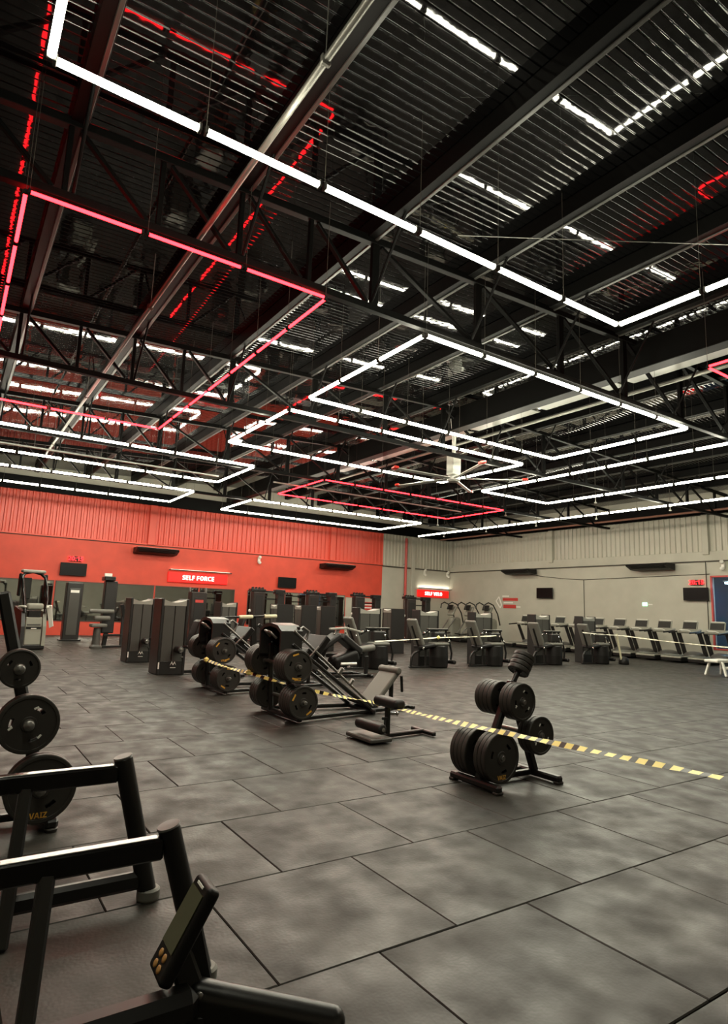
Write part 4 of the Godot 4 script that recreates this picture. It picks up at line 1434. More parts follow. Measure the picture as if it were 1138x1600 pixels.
func make_leg_extension(label: String, at: Vector3) -> Node3D:
	# the user sits facing +x; drum-shaped cover in front, weight tower behind
	var o := thing("leg_machine", label, "leg machine", at)
	tower(o, Vector3(0.34, 0, -0.55), 0.78, 0.36, 1.63)
	var b := MB.new()
	b.bar(Vector3(-0.78, 0.03, 0.12), Vector3(0.55, 0.03, 0.12), 0.06, 0.045, 0.01)
	p("floor_rail", b, "black_steel", o)
	b = MB.new()
	b.sweep([Vector3(-0.72, 0.04, 0.12), Vector3(-0.7, 0.3, 0.12), Vector3(-0.6, 0.42, 0.12), Vector3(-0.3, 0.52, 0.12), Vector3(0.1, 0.6, 0.1)], 0.035, 10)
	p("seat_arm", b, "black_steel", o)
	b = MB.new()
	b.bar(Vector3(-0.18, 0.03, 0.12), Vector3(-0.18, 0.52, 0.12), 0.06, 0.05, 0.01, Vector3.BACK)
	p("seat_post", b, "black_steel", o)
	b = MB.new()
	b.rbox(Vector3(-0.15, 0.62, 0.1), Vector3(0.62, 0.1, 0.42), 0.04, Basis.from_euler(Vector3(0, 0, 0.12)))
	p("seat_pad", b, "upholstery", o)
	b = MB.new()
	b.rbox(Vector3(-0.55, 1.0, 0.1), Vector3(0.1, 0.8, 0.42), 0.04, Basis.from_euler(Vector3(0, 0, 0.42)))
	p("back_pad", b, "upholstery_grey", o)
	b = MB.new()
	b.bar(Vector3(-0.42, 0.58, 0.1), Vector3(-0.68, 1.18, 0.1), 0.08, 0.05, 0.01, Vector3.BACK)
	p("back_frame", b, "black_steel", o)
	b = MB.new()
	b.lathe([Vector2(0, 0), Vector2(0.28, 0), Vector2(0.3, 0.04), Vector2(0.31, 0.3), Vector2(0.29, 0.6), Vector2(0.26, 0.63), Vector2(0, 0.63)], Transform3D(Basis.from_scale(Vector3(1.0, 1, 0.75)), Vector3(0.28, 0, 0.15)), 20)
	p("drum_cover", b, "black_plastic", o)
	b = MB.new()
	b.rbox(Vector3(0.28, 0.67, 0.15), Vector3(0.58, 0.1, 0.34), 0.05)
	p("knee_pad", b, "upholstery_grey", o)
	b = MB.new()
	b.bar(Vector3(-0.05, 1.07, 0.02), Vector3(0.72, 1.07, 0.02), 0.1, 0.05, 0.012)
	b.bar(Vector3(0.66, 1.05, 0.02), Vector3(0.7, 0.6, 0.02), 0.06, 0.05, 0.01, Vector3.BACK)
	b.bar(Vector3(0.02, 1.05, 0.02), Vector3(-0.22, 0.92, 0.02), 0.06, 0.05, 0.01, Vector3.BACK)
	b.bar(Vector3(0.3, 1.05, 0.0), Vector3(0.34, 1.0, -0.4), 0.06, 0.05, 0.01)
	p("control_bar", b, "black_steel", o)
	b = MB.new()
	b.box(Vector3(0.34, 1.1, 0.02), Vector3(0.76, 0.012, 0.09), 0.004)
	p("bar_cover", b, "cap_grey", o)
	b = MB.new()
	b.box(Vector3(0.3, 0.88, 0.1), Vector3(0.42, 0.26, 0.2), 0.03)
	p("cam_cover", b, "shroud_dark", o)
	b = MB.new()
	b.sweep([Vector3(0.5, 0.95, 0.18), Vector3(0.66, 0.7, 0.2), Vector3(0.74, 0.4, 0.2), Vector3(0.7, 0.14, 0.2)], 0.03, 8)
	b.pad_roll(Vector3(0.7, 0.16, 0.06), Vector3(0.7, 0.16, 0.4), 0.06, 12)
	p("shin_lever", b, "black_steel", o)
	b = MB.new()
	for q in [Vector3(-0.44, 0.56, 0.33), Vector3(0.44, 0.9, 0.22), Vector3(-0.02, 1.0, 0.08), Vector3(-0.2, 0.98, 0.08), Vector3(0.6, 0.75, 0.24)]:
		b.lathe([Vector2(0, -0.035), Vector2(0.025, -0.025), Vector2(0.036, 0), Vector2(0.025, 0.025), Vector2(0, 0.035)], Transform3D(Basis.IDENTITY, q), 10, true)
	p("adjuster_knob", b, "chrome", o)
	return o

func make_cable_station(label: String, at: Vector3) -> Node3D:
	var o := thing("cable_station", label, "cable machine", at)
	var b := MB.new()
	b.box(Vector3(0, 1.12, 0), Vector3(0.56, 2.16, 0.4), 0.03)
	p("column_cover", b, "shroud_brown", o)
	b = MB.new()
	b.box(Vector3(0, 1.2, 0.205), Vector3(0.34, 1.7, 0.02), 0.006)
	p("front_panel", b, "shroud_dark", o)
	b = MB.new()
	b.box(Vector3(-0.04, 2.27, 0), Vector3(0.72, 0.12, 0.34), 0.015)
	for k in 4: b.lathe([Vector2(0, -0.03), Vector2(0.06, -0.03), Vector2(0.06, 0.03), Vector2(0, 0.03)], Transform3D(ZAX, Vector3(-0.27 + 0.16 * k, 2.36, 0)), 12)
	p("pulley_head", b, "black_steel", o)
	b = MB.new()
	b.box(Vector3(1.1, 1.15, 0), Vector3(0.34, 2.1, 0.36), 0.025)
	p("slim_column", b, "shroud_dark", o)
	b = MB.new()
	b.box(Vector3(1.06, 2.24, 0), Vector3(0.5, 0.2, 0.3), 0.015)
	b.box(Vector3(1.06, 2.12, 0.2), Vector3(0.22, 0.16, 0.03), 0.0)
	p("column_head", b, "black_steel", o)
	b = MB.new()
	b.bar(Vector3(0.2, 2.24, 0), Vector3(1.0, 2.24, 0), 0.06, 0.07, 0.01)
	p("cross_bar", b, "black_steel", o)
	b = MB.new()
	b.bar(Vector3(0.2, 1.9, 0), Vector3(1.0, 1.9, 0), 0.05, 0.06, 0.01)
	p("cross_bar", b, "black_steel", o)
	b = MB.new()
	b.bar(Vector3(0.2, 1.0, 0), Vector3(1.0, 1.0, 0), 0.05, 0.06, 0.01)
	p("cross_bar", b, "black_steel", o)
	b = MB.new()
	b.tube(Vector3(-0.38, 0.2, 0.05), Vector3(-0.38, 2.3, 0.05), 0.01, 6)
	p("cable", b, "steel_grey", o)
	b = MB.new()
	b.lathe([Vector2(0, -0.07), Vector2(0.05, -0.05), Vector2(0.06, 0), Vector2(0.05, 0.05), Vector2(0, 0.07)], Transform3D(Basis.IDENTITY, Vector3(-0.38, 1.35, 0.05)), 10, true)
	b.lathe([Vector2(0, -0.07), Vector2(0.05, -0.05), Vector2(0.06, 0), Vector2(0.05, 0.05), Vector2(0, 0.07)], Transform3D(Basis.IDENTITY, Vector3(0.36, 1.15, 0.12)), 10, true)
	p("cable_ball", b, "white_plastic", o)
	b = MB.new()
	b.box(Vector3(0.5, 0.04, 0), Vector3(1.7, 0.08, 0.6), 0.015)
	p("base", b, "black_steel", o)
	return o

func machines() -> void:
	var o := make_weight_machine("dark shrouded weight machine standing just behind the farther leg press", Vector3(4.3, 0, -14.25), 0)
	dup(o, "dark shrouded weight machine second in the row behind the leg presses", Vector3(4.36, 0, -17.25), 0)
	dup(o, "grey shrouded weight machine below the SELF FORCE sign lettering", Vector3(8.1, 0, -20.6), 0)
	dup(o, "pale capped weight machine below the far television on the red wall", Vector3(9.75, 0, -19.6), PI / 2)
	dup(o, "pale capped weight machine one place towards the grey wall from the television one", Vector3(10.9, 0, -20.0), PI / 2)
	dup(o, "pale capped weight machine before the second cable station", Vector3(12.05, 0, -20.6), PI / 2)
	dup(o, "pale capped weight machine before the third cable station", Vector3(14.3, 0, -19.2), PI / 2)
	var l := make_leg_extension("leg machine with drum cover standing behind the farther chest press", Vector3(9.66, 0, -14.15))
	dup(l, "leg machine with reclined grey back below the SELF VELO sign", Vector3(11.78, 0, -14.1), 0)
	dup(l, "leg machine with reclined grey back below the climbing machines", Vector3(14.05, 0, -14.1), 0)
	dup(l, "leg machine with reclined grey back just behind the loaded weight tree top", Vector3(16.75, 0, -14.0), 0)
	dup(l, "leg machine with reclined grey back beside the tape stanchion", Vector3(19.15, 0, -13.9), 0)
	var c := make_cable_station("tall twin column cable station before the far red wall television", Vector3(11.7, 0, -26))
	dup(c, "tall twin column cable station before the red wall air conditioner", Vector3(14.5, 0, -26), 0)
	dup(c, "tall twin column cable station at the edge of the red paint", Vector3(17.15, 0, -26), 0)
	dup(c, "tall twin column cable station before the pinkish fire pipe", Vector3(20.1, 0, -25.6), 0)
	tall_column()
	pulldown()
	stair_climber()
	towel()
	chest_press()
	row_machine()
	ellipticals()
	treadmills()

func tall_column() -> void:
	for s in [["cable_column", "tall plain dark cable column before the mirrors beside the stair climber", Vector3(4.08, 0, -26.1), 2.2, false], ["cable_column", "tall dark cable column with a red label below the SELF FORCE sign", Vector3(7.75, 0, -22.6), 2.0, true]]:
		var o := thing(s[0], s[1], "cable machine", s[2])
		var h: float = s[3]
		var b := MB.new()
		b.box(Vector3(0, h / 2, 0), Vector3(0.58, h, 0.46), 0.03)
		p("column_cover", b, "shroud_dark" if not s[4] else "shroud_brown", o)
		b = MB.new()
		b.box(Vector3(0, h * 0.5, 0.235), Vector3(0.36, h * 0.8, 0.02), 0.006)
		p("front_panel", b, "shroud" if not s[4] else "shroud_dark", o)
		b = MB.new()
		b.box(Vector3(0, 0.03, 0), Vector3(0.74, 0.06, 0.6), 0.012)
		p("base", b, "black_steel", o)
		b = MB.new()
		b.box(Vector3(0, h - 0.34, 0.25), Vector3(0.3, 0.1, 0.012), 0.002)
		p("label_plate", b, "print_red" if s[4] else "print_pale", o)
		if s[4]:
			b = MB.new()
			for x in [-0.3, 0.3]: b.tube(Vector3(x, h, 0), Vector3(x, h + 0.16, 0), 0.05, 10)
			p("pulley", b, "steel_grey", o)

func pulldown() -> void:
	var o := thing("pulldown_machine", "seated pulldown machine with thigh pads standing clear of the red wall", "pulldown machine", Vector3(4.4, 0, -22.3))
	var b := MB.new()
	b.box(Vector3(0.25, 1.35, -0.2), Vector3(0.4, 1.75, 0.35), 0.03)
	p("stack_cover", b, "shroud_dark", o)
	b = MB.new()
	b.box(Vector3(0.15, 2.3, -0.1), Vector3(0.36, 0.14, 0.5), 0.02)
	b.bar(Vector3(0.25, 0.5, -0.2), Vector3(0.2, 0.04, -0.2), 0.14, 0.14, 0.02, Vector3.BACK)
	p("pulley_head", b, "black_steel", o)
	b = MB.new()
	b.box(Vector3(0.1, 2.42, 0.0), Vector3(0.24, 0.1, 0.08), 0.01)
	p("label_plate", b, "print_pale", o)
	b = MB.new()
	b.pad_roll(Vector3(-0.42, 1.2, 0.2), Vector3(0.36, 1.2, 0.2), 0.07)
	p("thigh_roller", b, "upholstery_grey", o)
	b = MB.new()
	b.pad_roll(Vector3(-0.25, 0.98, 0.2), Vector3(0.25, 0.98, 0.2), 0.08)
	p("arm_pad", b, "upholstery_grey", o)
	b = MB.new()
	b.rbox(Vector3(-0.1, 0.74, 0.2), Vector3(0.5, 0.12, 0.44), 0.045)
	p("seat_pad", b, "upholstery_grey", o)
	b = MB.new()
	b.lathe([Vector2(0, 0), Vector2(0.2, 0), Vector2(0.2, 0.06), Vector2(0.14, 0.12), Vector2(0.11, 0.66), Vector2(0, 0.67)], Transform3D(Basis.IDENTITY, Vector3(-0.12, 0, 0.2)), 16)
	p("seat_post", b, "shroud", o)
	b = MB.new()
	b.bar(Vector3(-0.1, 0.05, 0.2), Vector3(1.1, 0.05, 0.0), 0.08, 0.07, 0.012)
	b.bar(Vector3(0.1, 0.42, 0.1), Vector3(1.0, 0.42, 0.0), 0.07, 0.07, 0.012)
	b.bar(Vector3(0.7, 0.05, 0.05), Vector3(0.7, 1.1, 0.0), 0.09, 0.07, 0.012, Vector3.BACK)
	b.bar(Vector3(0.62, 1.45, 0.05), Vector3(0.78, 0.9, 0.0), 0.12, 0.07, 0.012, Vector3.BACK)
	p("frame", b, "black_steel", o)

func stair_climber() -> void:
	var o := thing("stair_climber", "pale grey stair climber with black side rails near the red wall", "stair climber", Vector3(2.25, 0, -21.8), 0.25)
	o.scale = Vector3(0.8, 1.0, 0.85)
	var b := MB.new()
	b.box(Vector3(0, 0.08, 0), Vector3(0.92, 0.14, 0.9), 0.03)
	p("base", b, "black_plastic", o)
	b = MB.new()
	b.box(Vector3(0, 0.56, 0.36), Vector3(0.6, 0.84, 0.08), 0.025, Basis.from_euler(Vector3(-0.06, 0, 0)))
	p("rear_panel", b, "panel_grey", o)
	b = MB.new()
	b.box(Vector3(0, 1.02, 0.3), Vector3(0.46, 0.3, 0.12), 0.02)
	b.box(Vector3(0, 0.66, 0.41), Vector3(0.54, 0.07, 0.02), 0.004)
	p("step_recess", b, "black_plastic", o)
	b = MB.new()
	for k in 3: b.box(Vector3(0, 0.75 + 0.2 * k, 0.28 - 0.18 * k), Vector3(0.5, 0.05, 0.24), 0.01)
	p("step", b, "shroud", o)
	b = MB.new()
	b.box(Vector3(0, 0.64, 0.415), Vector3(0.2, 0.03, 0.012), 0.002)
	p("printed_mark", b, "print_pale", o)
	for s in [-1.0, 1.0]:
		b = MB.new()
		b.prism(PackedVector2Array([Vector2(-0.45, 0.1), Vector2(0.45, 0.1), Vector2(0.42, 0.7), Vector2(0.3, 1.15), Vector2(-0.45, 1.3)]), 0.13, Transform3D(Basis(Vector3(0, 0, 1), Vector3.UP, Vector3(-1, 0, 0)), Vector3(s * 0.39, 0, 0)))
		p("side_cover", b, "shroud_dark" if s < 0 else "panel_grey", o)
		b = MB.new()
		b.sweep([Vector3(s * 0.36, 1.1, 0.36), Vector3(s * 0.42, 1.5, 0.3), Vector3(s * 0.44, 1.9, 0.1), Vector3(s * 0.42, 2.2, -0.1), Vector3(s * 0.3, 2.32, -0.2), Vector3(0, 2.38, -0.22)], 0.055, 10)
		p("side_rail", b, "black_gloss", o)
		b = MB.new()
		b.sweep([Vector3(s * 0.5, 1.28, 0.1), Vector3(s * 0.5, 1.3, 0.42), Vector3(s * 0.36, 1.28, 0.46)], 0.03, 8)
		p("hand_grip", b, "white_plastic", o)
		b = MB.new()
		b.box(Vector3(s * 0.47, 1.95, -0.15), Vector3(0.1, 0.7, 0.16), 0.03)
		p("upright", b, "black_plastic", o)
	b = MB.new()
	b.rbox(Vector3(0, 1.3, 0.3), Vector3(0.62, 0.2, 0.2), 0.08)
	p("top_shell", b, "panel_grey", o)
	b = MB.new()
	b.rbox(Vector3(0, 2.38, -0.2), Vector3(0.86, 0.1, 0.26), 0.045)
	p("top_arch", b, "cap_grey", o)
	b = MB.new()
	b.box(Vector3(-0.16, 1.85, -0.3), Vector3(0.34, 0.66, 0.06), 0.02)
	p("console", b, "screen_grey", o)

func towel() -> void:
	var o := thing("hand_towel", "white towel hanging from the grip of the stair climber", "towel", Vector3(2.72, 0, -21.55))
	var b := MB.new()
	b.prism(PackedVector2Array([Vector2(-0.09, 1.33), Vector2(0.07, 1.33), Vector2(0.12, 1.0), Vector2(0.17, 0.72), Vector2(0.06, 0.66), Vector2(0.0, 0.95)]), 0.03, Transform3D(Basis.from_euler(Vector3(0, -0.5, 0)), Vector3.ZERO))
	b.rbox(Vector3(-0.01, 1.33, 0), Vector3(0.16, 0.06, 0.08), 0.028, Basis.from_euler(Vector3(0, -0.5, 0)))
	p("cloth", b, "white_plastic", o)

func chest_press() -> void:
	var o := thing("chest_press", "bulky black chest press with angled pads behind the nearer leg press", "chest press", Vector3(7.6, 0, -12.6))
	var b := MB.new()
	b.bar(Vector3(-0.6, 0.05, 0.3), Vector3(0.9, 0.05, 0.3), 0.09, 0.07, 0.012)
	b.bar(Vector3(-0.6, 0.05, -0.3), Vector3(0.9, 0.05, -0.3), 0.09, 0.07, 0.012)
	b.bar(Vector3(0.85, 0.05, -0.5), Vector3(0.85, 0.05, 0.5), 0.09, 0.07, 0.012)
	b.bar(Vector3(0.8, 0.05, 0.3), Vector3(0.8, 0.5, 0.3), 0.08, 0.07, 0.012, Vector3.BACK)
	p("base_frame", b, "black_steel", o)
	b = MB.new()
	b.bar(Vector3(-0.5, 0.06, 0), Vector3(-0.1, 0.85, 0), 0.16, 0.14, 0.02, Vector3.BACK)
	b.bar(Vector3(-0.15, 0.5, 0.05), Vector3(0.85, 0.5, 0.05), 0.1, 0.09, 0.014)
	p("main_frame", b, "black_steel", o)
	b = MB.new()
	b.rbox(Vector3(-0.28, 0.78, 0.2), Vector3(0.75, 0.14, 0.42), 0.05, Basis.from_euler(Vector3(0, 0, 0.55)))
	p("back_pad", b, "upholstery", o)
	b = MB.new()
	b.rbox(Vector3(0.34, 0.78, 0.2), Vector3(0.66, 0.16, 0.42), 0.05, Basis.from_euler(Vector3(0, 0, -0.6)))
	p("seat_pad", b, "upholstery", o)
	b = MB.new()
	b.rbox(Vector3(0.2, 0.42, 0.25), Vector3(0.7, 0.3, 0.4), 0.1, Basis.from_euler(Vector3(0, 0, 0.3)))
	p("cam_cover", b, "black_plastic", o)
	b = MB.new()
	b.bar(Vector3(-0.15, 1.1, 0.15), Vector3(0.3, 1.13, 0.15), 0.1, 0.05, 0.012)
	b.bar(Vector3(0.3, 1.13, 0.15), Vector3(0.72, 1.04, 0.15), 0.1, 0.05, 0.012)
	b.bar(Vector3(0.1, 1.1, 0.12), Vector3(0.0, 0.7, 0.0), 0.08, 0.07, 0.012, Vector3.BACK)
	p("press_arm", b, "cap_grey", o)
	b = MB.new()
	b.pad_roll(Vector3(0.5, 0.62, 0.2), Vector3(1.15, 0.68, 0.1), 0.075)
	p("arm_pad", b, "upholstery_grey", o)
	b = MB.new()
	b.tube(Vector3(0.0, 0.34, 0.46), Vector3(0.42, 0.34, 0.46), 0.03, 10)
	p("grip", b, "print_pale", o)
	b = MB.new()
	for q in [Vector3(-0.1, 1.0, 0.28), Vector3(0.2, 1.02, 0.28), Vector3(0.5, 0.95, 0.28)]: b.lathe([Vector2(0, -0.035), Vector2(0.03, 0), Vector2(0, 0.035)], Transform3D(Basis.IDENTITY, q), 10, true)
	p("adjuster_knob", b, "chrome", o)

func row_machine() -> void:
	var o := thing("row_machine", "slim black row machine with two pale grips beside the farther leg press", "row machine", Vector3(5.85, 0, -13.3))
	var b := MB.new()
	b.bar(Vector3(-0.3, 0.05, 0), Vector3(1.0, 0.05, 0), 0.08, 0.07, 0.012)
	b.bar(Vector3(0.95, 0.05, -0.35), Vector3(0.95, 0.05, 0.35), 0.08, 0.07, 0.012)
	b.bar(Vector3(-0.25, 0.05, -0.35), Vector3(-0.25, 0.05, 0.35), 0.08, 0.07, 0.012)
	p("base_frame", b, "black_steel", o)
	b = MB.new()
	b.bar(Vector3(0.15, 0.05, 0), Vector3(0.05, 1.3, 0), 0.14, 0.1, 0.014, Vector3.BACK)
	p("mast", b, "black_steel", o)
	b = MB.new()
	b.bar(Vector3(0.15, 1.15, 0.1), Vector3(0.75, 0.6, 0.1), 0.09, 0.08, 0.014, Vector3.BACK)
	p("lever", b, "black_steel", o)
	b = MB.new()
	b.tube(Vector3(-0.75, 1.28, 0.05), Vector3(0.62, 1.36, 0.05), 0.026, 10)
	p("handle_bar", b, "black_steel", o)
	for q in [[-0.32, 0.02], [0.3, 0.62]]:
		b = MB.new()
		b.pad_roll(Vector3(q[0], 1.315 + q[0] * 0.05, 0.05), Vector3(q[1], 1.315 + q[1] * 0.05, 0.05), 0.045, 12)
		p("grip", b, "cream_paint", o)
	b = MB.new()
	b.rbox(Vector3(0.7, 0.5, 0), Vector3(0.4, 0.1, 0.36), 0.04)
	b.bar(Vector3(0.7, 0.05, 0), Vector3(0.7, 0.46, 0), 0.07, 0.07, 0.01, Vector3.BACK)
	p("seat", b, "upholstery", o)

func ellipticals() -> void:
	var src: Node3D
	var lab := ["pale climbing machine with an arched handle nearest the SELF VELO sign", "pale climbing machine with an arched handle in the middle of the three", "pale climbing machine with an arched handle nearest the arrow graphic"]
	var zs := [-27.5, -26.05, -24.6]
	for i in 3:
		if i > 0:
			dup(src, lab[i], Vector3(24.6, 0, zs[i]), PI)
			continue
		var o := thing("climbing_machine", lab[0], "elliptical trainer", Vector3(24.6, 0, zs[0]), PI)
		src = o
		var b := MB.new()
		b.box(Vector3(0, 0.1, 0), Vector3(1.7, 0.16, 0.7), 0.03)
		p("base", b, "black_plastic", o)
		b = MB.new()
		b.rbox(Vector3(-0.35, 0.75, 0), Vector3(0.8, 1.2, 0.42), 0.18)
		p("body_cover", b, "panel_grey", o)
		b = MB.new()
		b.rbox(Vector3(-0.15, 1.7, 0), Vector3(0.14, 0.6, 0.5), 0.06, Basis.from_euler(Vector3(0, 0, 0.5)))
		p("console_mast", b, "panel_grey", o)
		b = MB.new()
		b.box(Vector3(0.0, 1.92, 0), Vector3(0.06, 0.3, 0.46), 0.02, Basis.from_euler(Vector3(0, 0, 0.4)))
		p("console", b, "black_plastic", o)
		for s in [-1.0, 1.0]:
			b = MB.new()
			b.sweep([Vector3(-0.75, 1.0, s * 0.34), Vector3(-0.55, 1.6, s * 0.36), Vector3(-0.2, 2.08, s * 0.36), Vector3(0.15, 2.2, s * 0.34), Vector3(0.4, 2.08, s * 0.32), Vector3(0.45, 1.85, s * 0.3)], 0.035, 8)
			p("arched_handle", b, "black_steel", o)
			b = MB.new()
			b.box(Vector3(0.45, 0.42, s * 0.18), Vector3(0.5, 0.05, 0.2), 0.01, Basis.from_euler(Vector3(0, 0, 0.15 * s)))
			p("pedal", b, "black_plastic", o)
			b = MB.new()
			b.bar(Vector3(0.6, 0.42, s * 0.2), Vector3(-0.2, 1.3, s * 0.26), 0.06, 0.06, 0.01, Vector3.BACK)
			p("pedal_arm", b, "steel_grey", o)

func treadmills() -> void:
	var src: Node3D
	var zs := [-12.6, -13.68, -14.75, -15.8, -16.85, -17.95, -19.02, -20.1, -21.18, -22.26]
	for i in zs.size():
		var label := "treadmill facing the grey wall, %s along the row from the lit window" % ORD[i]
		if i > 0:
			dup(src, label, Vector3(24.7, 0, zs[i]), 0)
			continue
		var o := thing("treadmill", label, "treadmill", Vector3(24.7, 0, zs[0]), 0.0, "treadmills along the grey wall")
		src = o
		var b := MB.new()
		b.box(Vector3(-0.05, 0.13, 0), Vector3(1.95, 0.16, 0.82), 0.03)
		p("deck", b, "black_plastic", o)
		b = MB.new()
		b.box(Vector3(-0.15, 0.215, 0), Vector3(1.6, 0.012, 0.56), 0.003)
		p("belt", b, "plate_rubber", o)
		b = MB.new()
		for s in [-1.0, 1.0]: b.box(Vector3(-0.1, 0.225, s * 0.35), Vector3(1.8, 0.03, 0.12), 0.01)
		b.box(Vector3(-1.0, 0.2, 0), Vector3(0.08, 0.07, 0.82), 0.02)
		p("foot_rail", b, "panel_grey", o)
		b = MB.new()
		b.lathe([Vector2(0.5, 0), Vector2(0.47, 0.09), Vector2(0.38, 0.16), Vector2(0.2, 0.21), Vector2(0, 0.22)], Transform3D(Basis.from_scale(Vector3(0.75, 0.9, 0.82)), Vector3(0.72, 0.2, 0)), 20, true)
		p("motor_hood", b, "shroud", o)
		for s in [-1.0, 1.0]:
			b = MB.new()
			b.bar(Vector3(0.86, 0.16, s * 0.42), Vector3(0.34, 1.2, s * 0.42), 0.08, 0.17, 0.02, Vector3.BACK)
			p("upright", b, "shroud_dark", o)
			b = MB.new()
			b.bar(Vector3(-0.35, 1.13, s * 0.42), Vector3(0.48, 1.19, s * 0.42), 0.06, 0.06, 0.018)
			p("handrail", b, "black_plastic", o)
			b = MB.new()
			b.lathe([Vector2(0, 0), Vector2(0.06, 0), Vector2(0.05, 0.04), Vector2(0, 0.05)], Transform3D(Basis.IDENTITY, Vector3(0.84, 0.24, s * 0.46)), 12, true)
			p("end_cap", b, "white_plastic", o)
		b = MB.new()
		b.rbox(Vector3(0.4, 1.2, 0), Vector3(0.36, 0.1, 0.86), 0.04, Basis.from_euler(Vector3(0, 0, 0.3)))
		p("console_tray", b, "panel_grey", o)
		b = MB.new()
		b.sweep([Vector3(0.1, 1.2, -0.22), Vector3(0.0, 1.24, -0.16), Vector3(0.0, 1.24, 0.16), Vector3(0.1, 1.2, 0.22)], 0.022, 8)
		p("grip_bar", b, "white_plastic", o)
		b = MB.new()
		b.box(Vector3(0.5, 1.42, 0), Vector3(0.05, 0.36, 0.62), 0.015, Basis.from_euler(Vector3(0, 0, -0.3)))
		var c := p("console", b, "panel_grey", o)
		b = MB.new()
		b.box(Vector3(0.471, 1.425, 0), Vector3(0.012, 0.27, 0.54), 0.0, Basis.from_euler(Vector3(0, 0, -0.3)))
		p("screen", b, "screen_grey", c)
		b = MB.new()
		b.box(Vector3(0.56, 1.6, 0), Vector3(0.05, 0.025, 0.5), 0.008, Basis.from_euler(Vector3(0, 0, -0.3)))
		p("console_edge", b, "white_plastic", c)

# ------------------------------------------------------------------ tape, post, stool
func ribbon(a: Vector3, b: Vector3, w: float, sag: float, spin: float, n: int, stripe: String, ground: String) -> ArrayMesh:
	# twisted tape with bands of print, two surfaces
	var y := MB.new()
	var k := MB.new()
	var prev := []
	var d := (b - a).normalized()
	var side := d.cross(Vector3.UP).normalized()
	if side.dot(CAM - a) < 0: side = -side
	for i in n + 1:
		var t := (i + (0.14 if i % 2 == 1 else 0.0)) / float(n)
		var c := a.lerp(b, minf(t, 1.0)) - Vector3(0, sag * 4 * t * (1 - t), 0)
		var ang := -1.05 + spin * sin(t * 9.0) * 0.5 + 0.2 * sin(t * 31.0)
		var u := (Vector3.UP * cos(ang) + side * sin(ang)) * w * 0.5
		var now := [c + u, c - u]
		if i > 0:
			var m: MB = y if i % 2 == 1 else k
			m.quad(prev[1], now[1], now[0], prev[0])
		prev = now
	var out := y.mesh()
	out.surface_set_material(0, mats[stripe])
	var arr := []
	arr.resize(Mesh.ARRAY_MAX)
	arr[Mesh.ARRAY_VERTEX] = k.v
	arr[Mesh.ARRAY_NORMAL] = k.n
	out.add_surface_from_arrays(Mesh.PRIMITIVE_TRIANGLES, arr)
	out.surface_set_material(1, mats[ground])
	return out

func tape_run(o: Node3D, a: Vector3, b: Vector3, w: float, sag: float, spin: float, n: int, stripe := "tape_yellow", ground := "tape_black") -> void:
	var q := part("tape_length", ribbon(a, b, w, sag, spin, n, stripe, ground), stripe, o)
	q.material_override = null

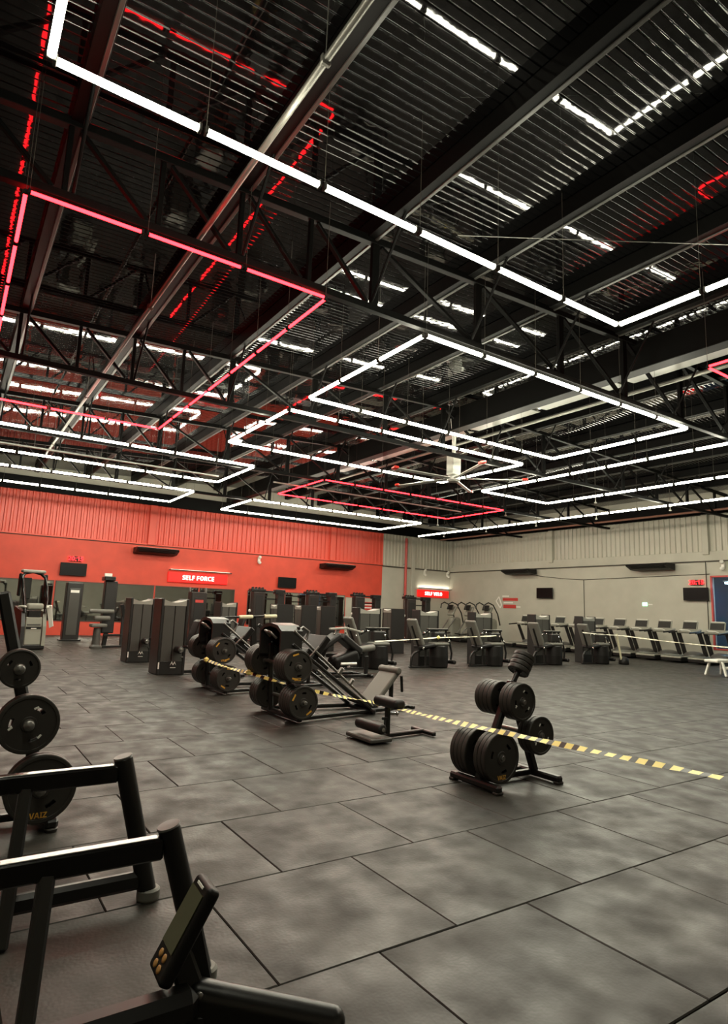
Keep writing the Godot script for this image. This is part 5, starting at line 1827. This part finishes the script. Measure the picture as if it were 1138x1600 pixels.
func tapes() -> void:
	var o := thing("barrier_tape", "yellow and black barrier tape strung from the leg presses past the weight tree", "barrier tape")
	var A := Vector3(3.85, 0.62, -10.52)
	var B := Vector3(3.93, 0.57, -8.9)
	var C := Vector3(4.61, 0.385, -7.55)
	var D := Vector3(5.63, 0.18, -7.9)
	var E := Vector3(2.46, 0, 0)
	tape_run(o, A, B, 0.05, 0.02, 0.8, 26)
	tape_run(o, B, C, 0.05, 0.02, 0.8, 20)
	tape_run(o, C, D, 0.05, 0.0, 0.8, 18)
	var T1 := CAM + (CF + CR * ((765.0 - 569) / 962.6) + CU * ((800.0 - 1140) / 962.6)) * 5.12
	var T2 := CAM + (CF + CR * ((1160.0 - 569) / 962.6) + CU * ((800.0 - 1222) / 962.6)) * 3.3
	var T3 := T1 + (T2 - T1) * 1.6
	tape_run(o, D, T1, 0.056, 0.01, 0.2, 40)
	tape_run(o, T1, T3, 0.046, 0.0, 0.2, 56)
	var b := MB.new()
	for q in [A, B, D]: b.lathe([Vector2(0, -0.05), Vector2(0.04, -0.02), Vector2(0.045, 0.02), Vector2(0, 0.05)], Transform3D(Basis.IDENTITY, q), 8)
	p("knot", b, "tape_yellow", o)
	o = thing("barrier_tape", "pale barrier tape strung from leg machine to leg machine", "barrier tape")
	tape_run(o, Vector3(9.75, 0.74, -13.9), Vector3(11.95, 0.86, -13.84), 0.045, 0.01, 0.4, 32, "tape_white", "tape_white")
	tape_run(o, Vector3(11.95, 0.86, -13.84), Vector3(14.3, 0.93, -13.84), 0.045, 0.01, 0.4, 32, "tape_white", "cream_paint")
	b = MB.new()
	b.lathe([Vector2(0, -0.06), Vector2(0.05, -0.02), Vector2(0.05, 0.02), Vector2(0, 0.06)], Transform3D(Basis.IDENTITY, Vector3(11.95, 0.86, -13.84)), 8)
	p("knot", b, "tape_yellow", o)
	o = thing("barrier_tape", "pale barrier tape strung before the treadmills from the cream post", "barrier tape")
	tape_run(o, Vector3(18.2, 1.08, -13.6), Vector3(20.22, 1.0, -13.43), 0.05, 0.01, 0.4, 24, "tape_white", "tape_white")
	tape_run(o, Vector3(20.22, 1.0, -13.43), Vector3(21.2, 0.8, -10.0), 0.05, 0.03, 0.4, 40, "tape_white", "cream_paint")
	o = thing("barrier_post", "cream barrier post on a round black base beside the leg machines", "barrier post", Vector3(20.25, 0, -13.43))
	b = MB.new()
	b.tube(Vector3(-0.12, 0.1, 0), Vector3(-0.3, 1.05, -0.05), 0.035, 10)
	p("post", b, "cream_paint", o)
	b = MB.new()
	b.lathe([Vector2(0, 0), Vector2(0.17, 0), Vector2(0.18, 0.04), Vector2(0.16, 0.2), Vector2(0.08, 0.27), Vector2(0, 0.28)], Transform3D.IDENTITY, 16, true)
	p("base", b, "black_plastic", o)
	o = thing("step_stool", "low white stool with splayed legs at the frame edge before the treadmills", "stool", Vector3(19.75, 0, -9.85))
	b = MB.new()
	b.rbox(Vector3(-0.1, 0.44, 0.0), Vector3(0.9, 0.09, 0.42), 0.035)
	p("top_step", b, "white_plastic", o)
	b = MB.new()
	b.rbox(Vector3(0.15, 0.24, 0.3), Vector3(0.8, 0.08, 0.3), 0.03)
	p("lower_step", b, "white_plastic", o)
	for q in [Vector3(-0.5, 0, -0.2), Vector3(0.42, 0, -0.2), Vector3(-0.48, 0, 0.4), Vector3(0.55, 0, 0.45)]:
		b = MB.new()
		b.bar(Vector3(q.x * 0.75, 0.42, q.z * 0.6), q + Vector3(0, 0.01, 0), 0.09, 0.06, 0.015, Vector3.BACK)
		p("leg", b, "white_plastic", o)
